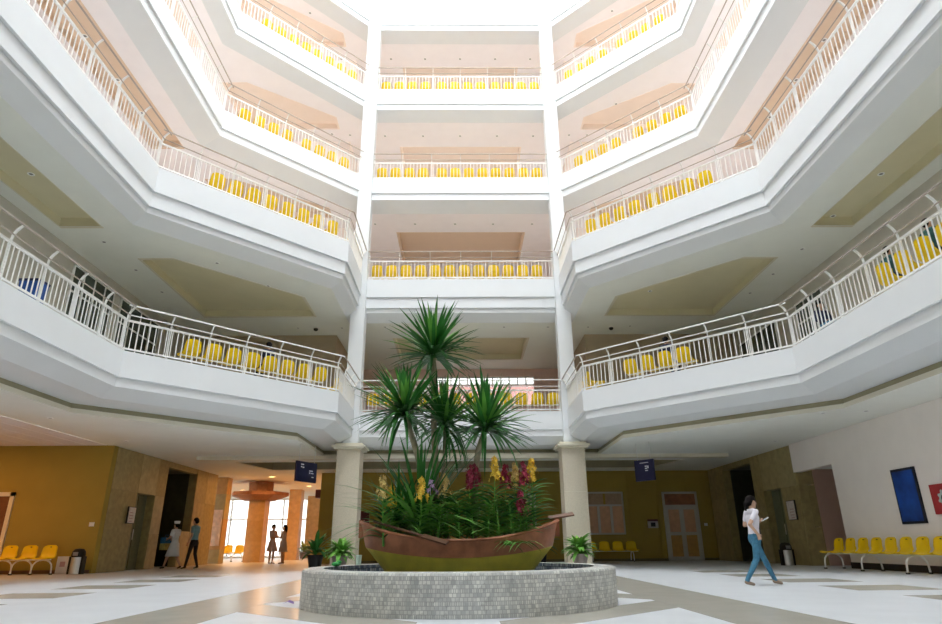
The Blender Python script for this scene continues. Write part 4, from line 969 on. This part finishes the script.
# two women talking in the entrance hall
a = stand(); a.update(elL=(.06, .20, 1.05), wrL=(.24, .10, 1.08), elR=(.06, -.20, 1.05), wrR=(.22, -.05, 1.05))
person('woman in a pale short-sleeved dress facing another woman in the entrance hall', (-8.25, 29.1, 0), -.5, a, [SK, GOWN, GOWN, SHOET], 1.62, skirt=(.165, .27, .50, 1), trousers=False, hair='bun')
b = stand(); b.update(elL=(.08, .20, 1.06), wrL=(.30, .08, 1.10), elR=(.08, -.20, 1.06), wrR=(.28, -.06, 1.08))
person('woman in a pale dress reaching her arms to her companion in the entrance hall', (-7.72, 29.0, 0), PI-.1, b, [SK, GOWN, GOWN, SHOET], 1.6, skirt=(.165, .25, .48, 1), trousers=False, hair='long')
# woman in a white coat with a parcel, man in a teal shirt
d = walk(); d.update(elL=(.06, .21, 1.05), wrL=(.26, .13, 1.0), elR=(.06, -.21, 1.05), wrR=(.26, -.12, 1.0))
dp = Vector((-10.1, 23.6, 0))
nurse = person('woman in a white coat carrying a blue and yellow parcel past the lift lobby', dp, PI-.35, d, [SK, WCOAT, WCOAT, SHOEB], 1.56, sleeve='short', skirt=(.17, .27, .42, 1), trousers=False, hair='bun')
pk = thing('parcel', 'blue and yellow carrier bag held by the woman in the white coat', 'bag', dp+Vector((-.38, .14, .62)), -.35)
for z0, z1, m_ in ((.22, .42, mat('bag_blue', (.03, .14, .28), .5, .3, 9)), (.0, .22, mat('bag_olive', (.38, .34, .12), .5, .3, 9))): MB().box(-.11, .11, -.16, .16, z0, z1).build('panel', m_, pk)
MB().tube([(0, -.08, .42), (0, -.07, .5), (0, .07, .5), (0, .08, .42)], .008, 5).build('handle', mat('bag_blue', (.03, .14, .28)), pk)
cp_ = MB().lathe([(.085, 0), (.10, .05), (.105, .09), (.06, .10), (0, .10)], 14).build('nurse_cap', WCOAT, nurse); cp_.location = (.03, 0, 1.49)
m1 = walk(); m1.update(anL=(.18, .08, .085), toL=(.31, .085, .03), knL=(.10, .08, .46), anR=(-.16, -.08, .09), toR=(-.04, -.085, .028), knR=(-.02, -.08, .46), elR=(.05, -.21, 1.05), wrR=(.24, -.22, .90))
person('man in a teal shirt and black trousers walking by the lift lobby', (-9.3, 23.3, 0), PI-.25, m1, [SK, TEAL, BLKT, SHOEB], 1.68, group=None)
# sitters and walkers on the lowest gallery
def diag_seat(s_, sv):
    c = Vector((3.743, 18.874)); k = Vector((W, 14.448)); dd = (k-c).normalized(); n = Vector((-dd.y, dd.x)); n = n if n.y > 0 else -n
    p = c+dd*sv+n*.56; return (s_*p.x, p.y), math.atan2(n.y, s_*n.x)
for s_, sv, lb, ms in ((-1, 2.18, 'person in dark clothes sitting on the slanting bench, orange wall side', [SK, NAVY, BLKT, SHOEB]), (1, 2.66, 'person in navy sitting on the slanting bench, white wall side', [SK, NAVY, NAVY, SHOEB])):
    (x, y_), an = diag_seat(s_, sv); person(lb, (x, y_, ZF[2]+.455), an, sit(), ms, 1.62, hair='short')
for y_, lb, ms in ((11.27, 'person in dark teal sitting on the flank bench by its end', [SK, DTEAL, NAVY, SHOEB]), (10.13, 'person in dark green sitting amid the flank bench', [SK, DTEAL, BLKT, SHOEB])):
    person(lb, (8.64, y_, ZF[2]+.455), 0, sit(), ms, 1.45, hair='short')
q = atx(820, 303, 8.95)
person('person in navy top and jeans sitting behind the lowest gallery railing bend', (q.x, q.y, ZF[2]+.455), -PI/2, sit(), [SK, NAVY, JEAN, SHOEB], 1.5, sleeve='long', hair='short')
st = thing('stool', 'small dark stool under the person behind the railing bend', 'stool', (q.x, q.y, ZF[2]))
MB().lathe([(0, .40), (.17, .40), (.18, .42), (.17, .445), (0, .445)], 18).build('seat', GRAP, st)
for a_ in range(4): MB().tube([(.13*math.cos(a_*PI/2+.78), .13*math.sin(a_*PI/2+.78), .40), (.17*math.cos(a_*PI/2+.78), .17*math.sin(a_*PI/2+.78), 0)], .014, 6).build('leg', STEEL, st)
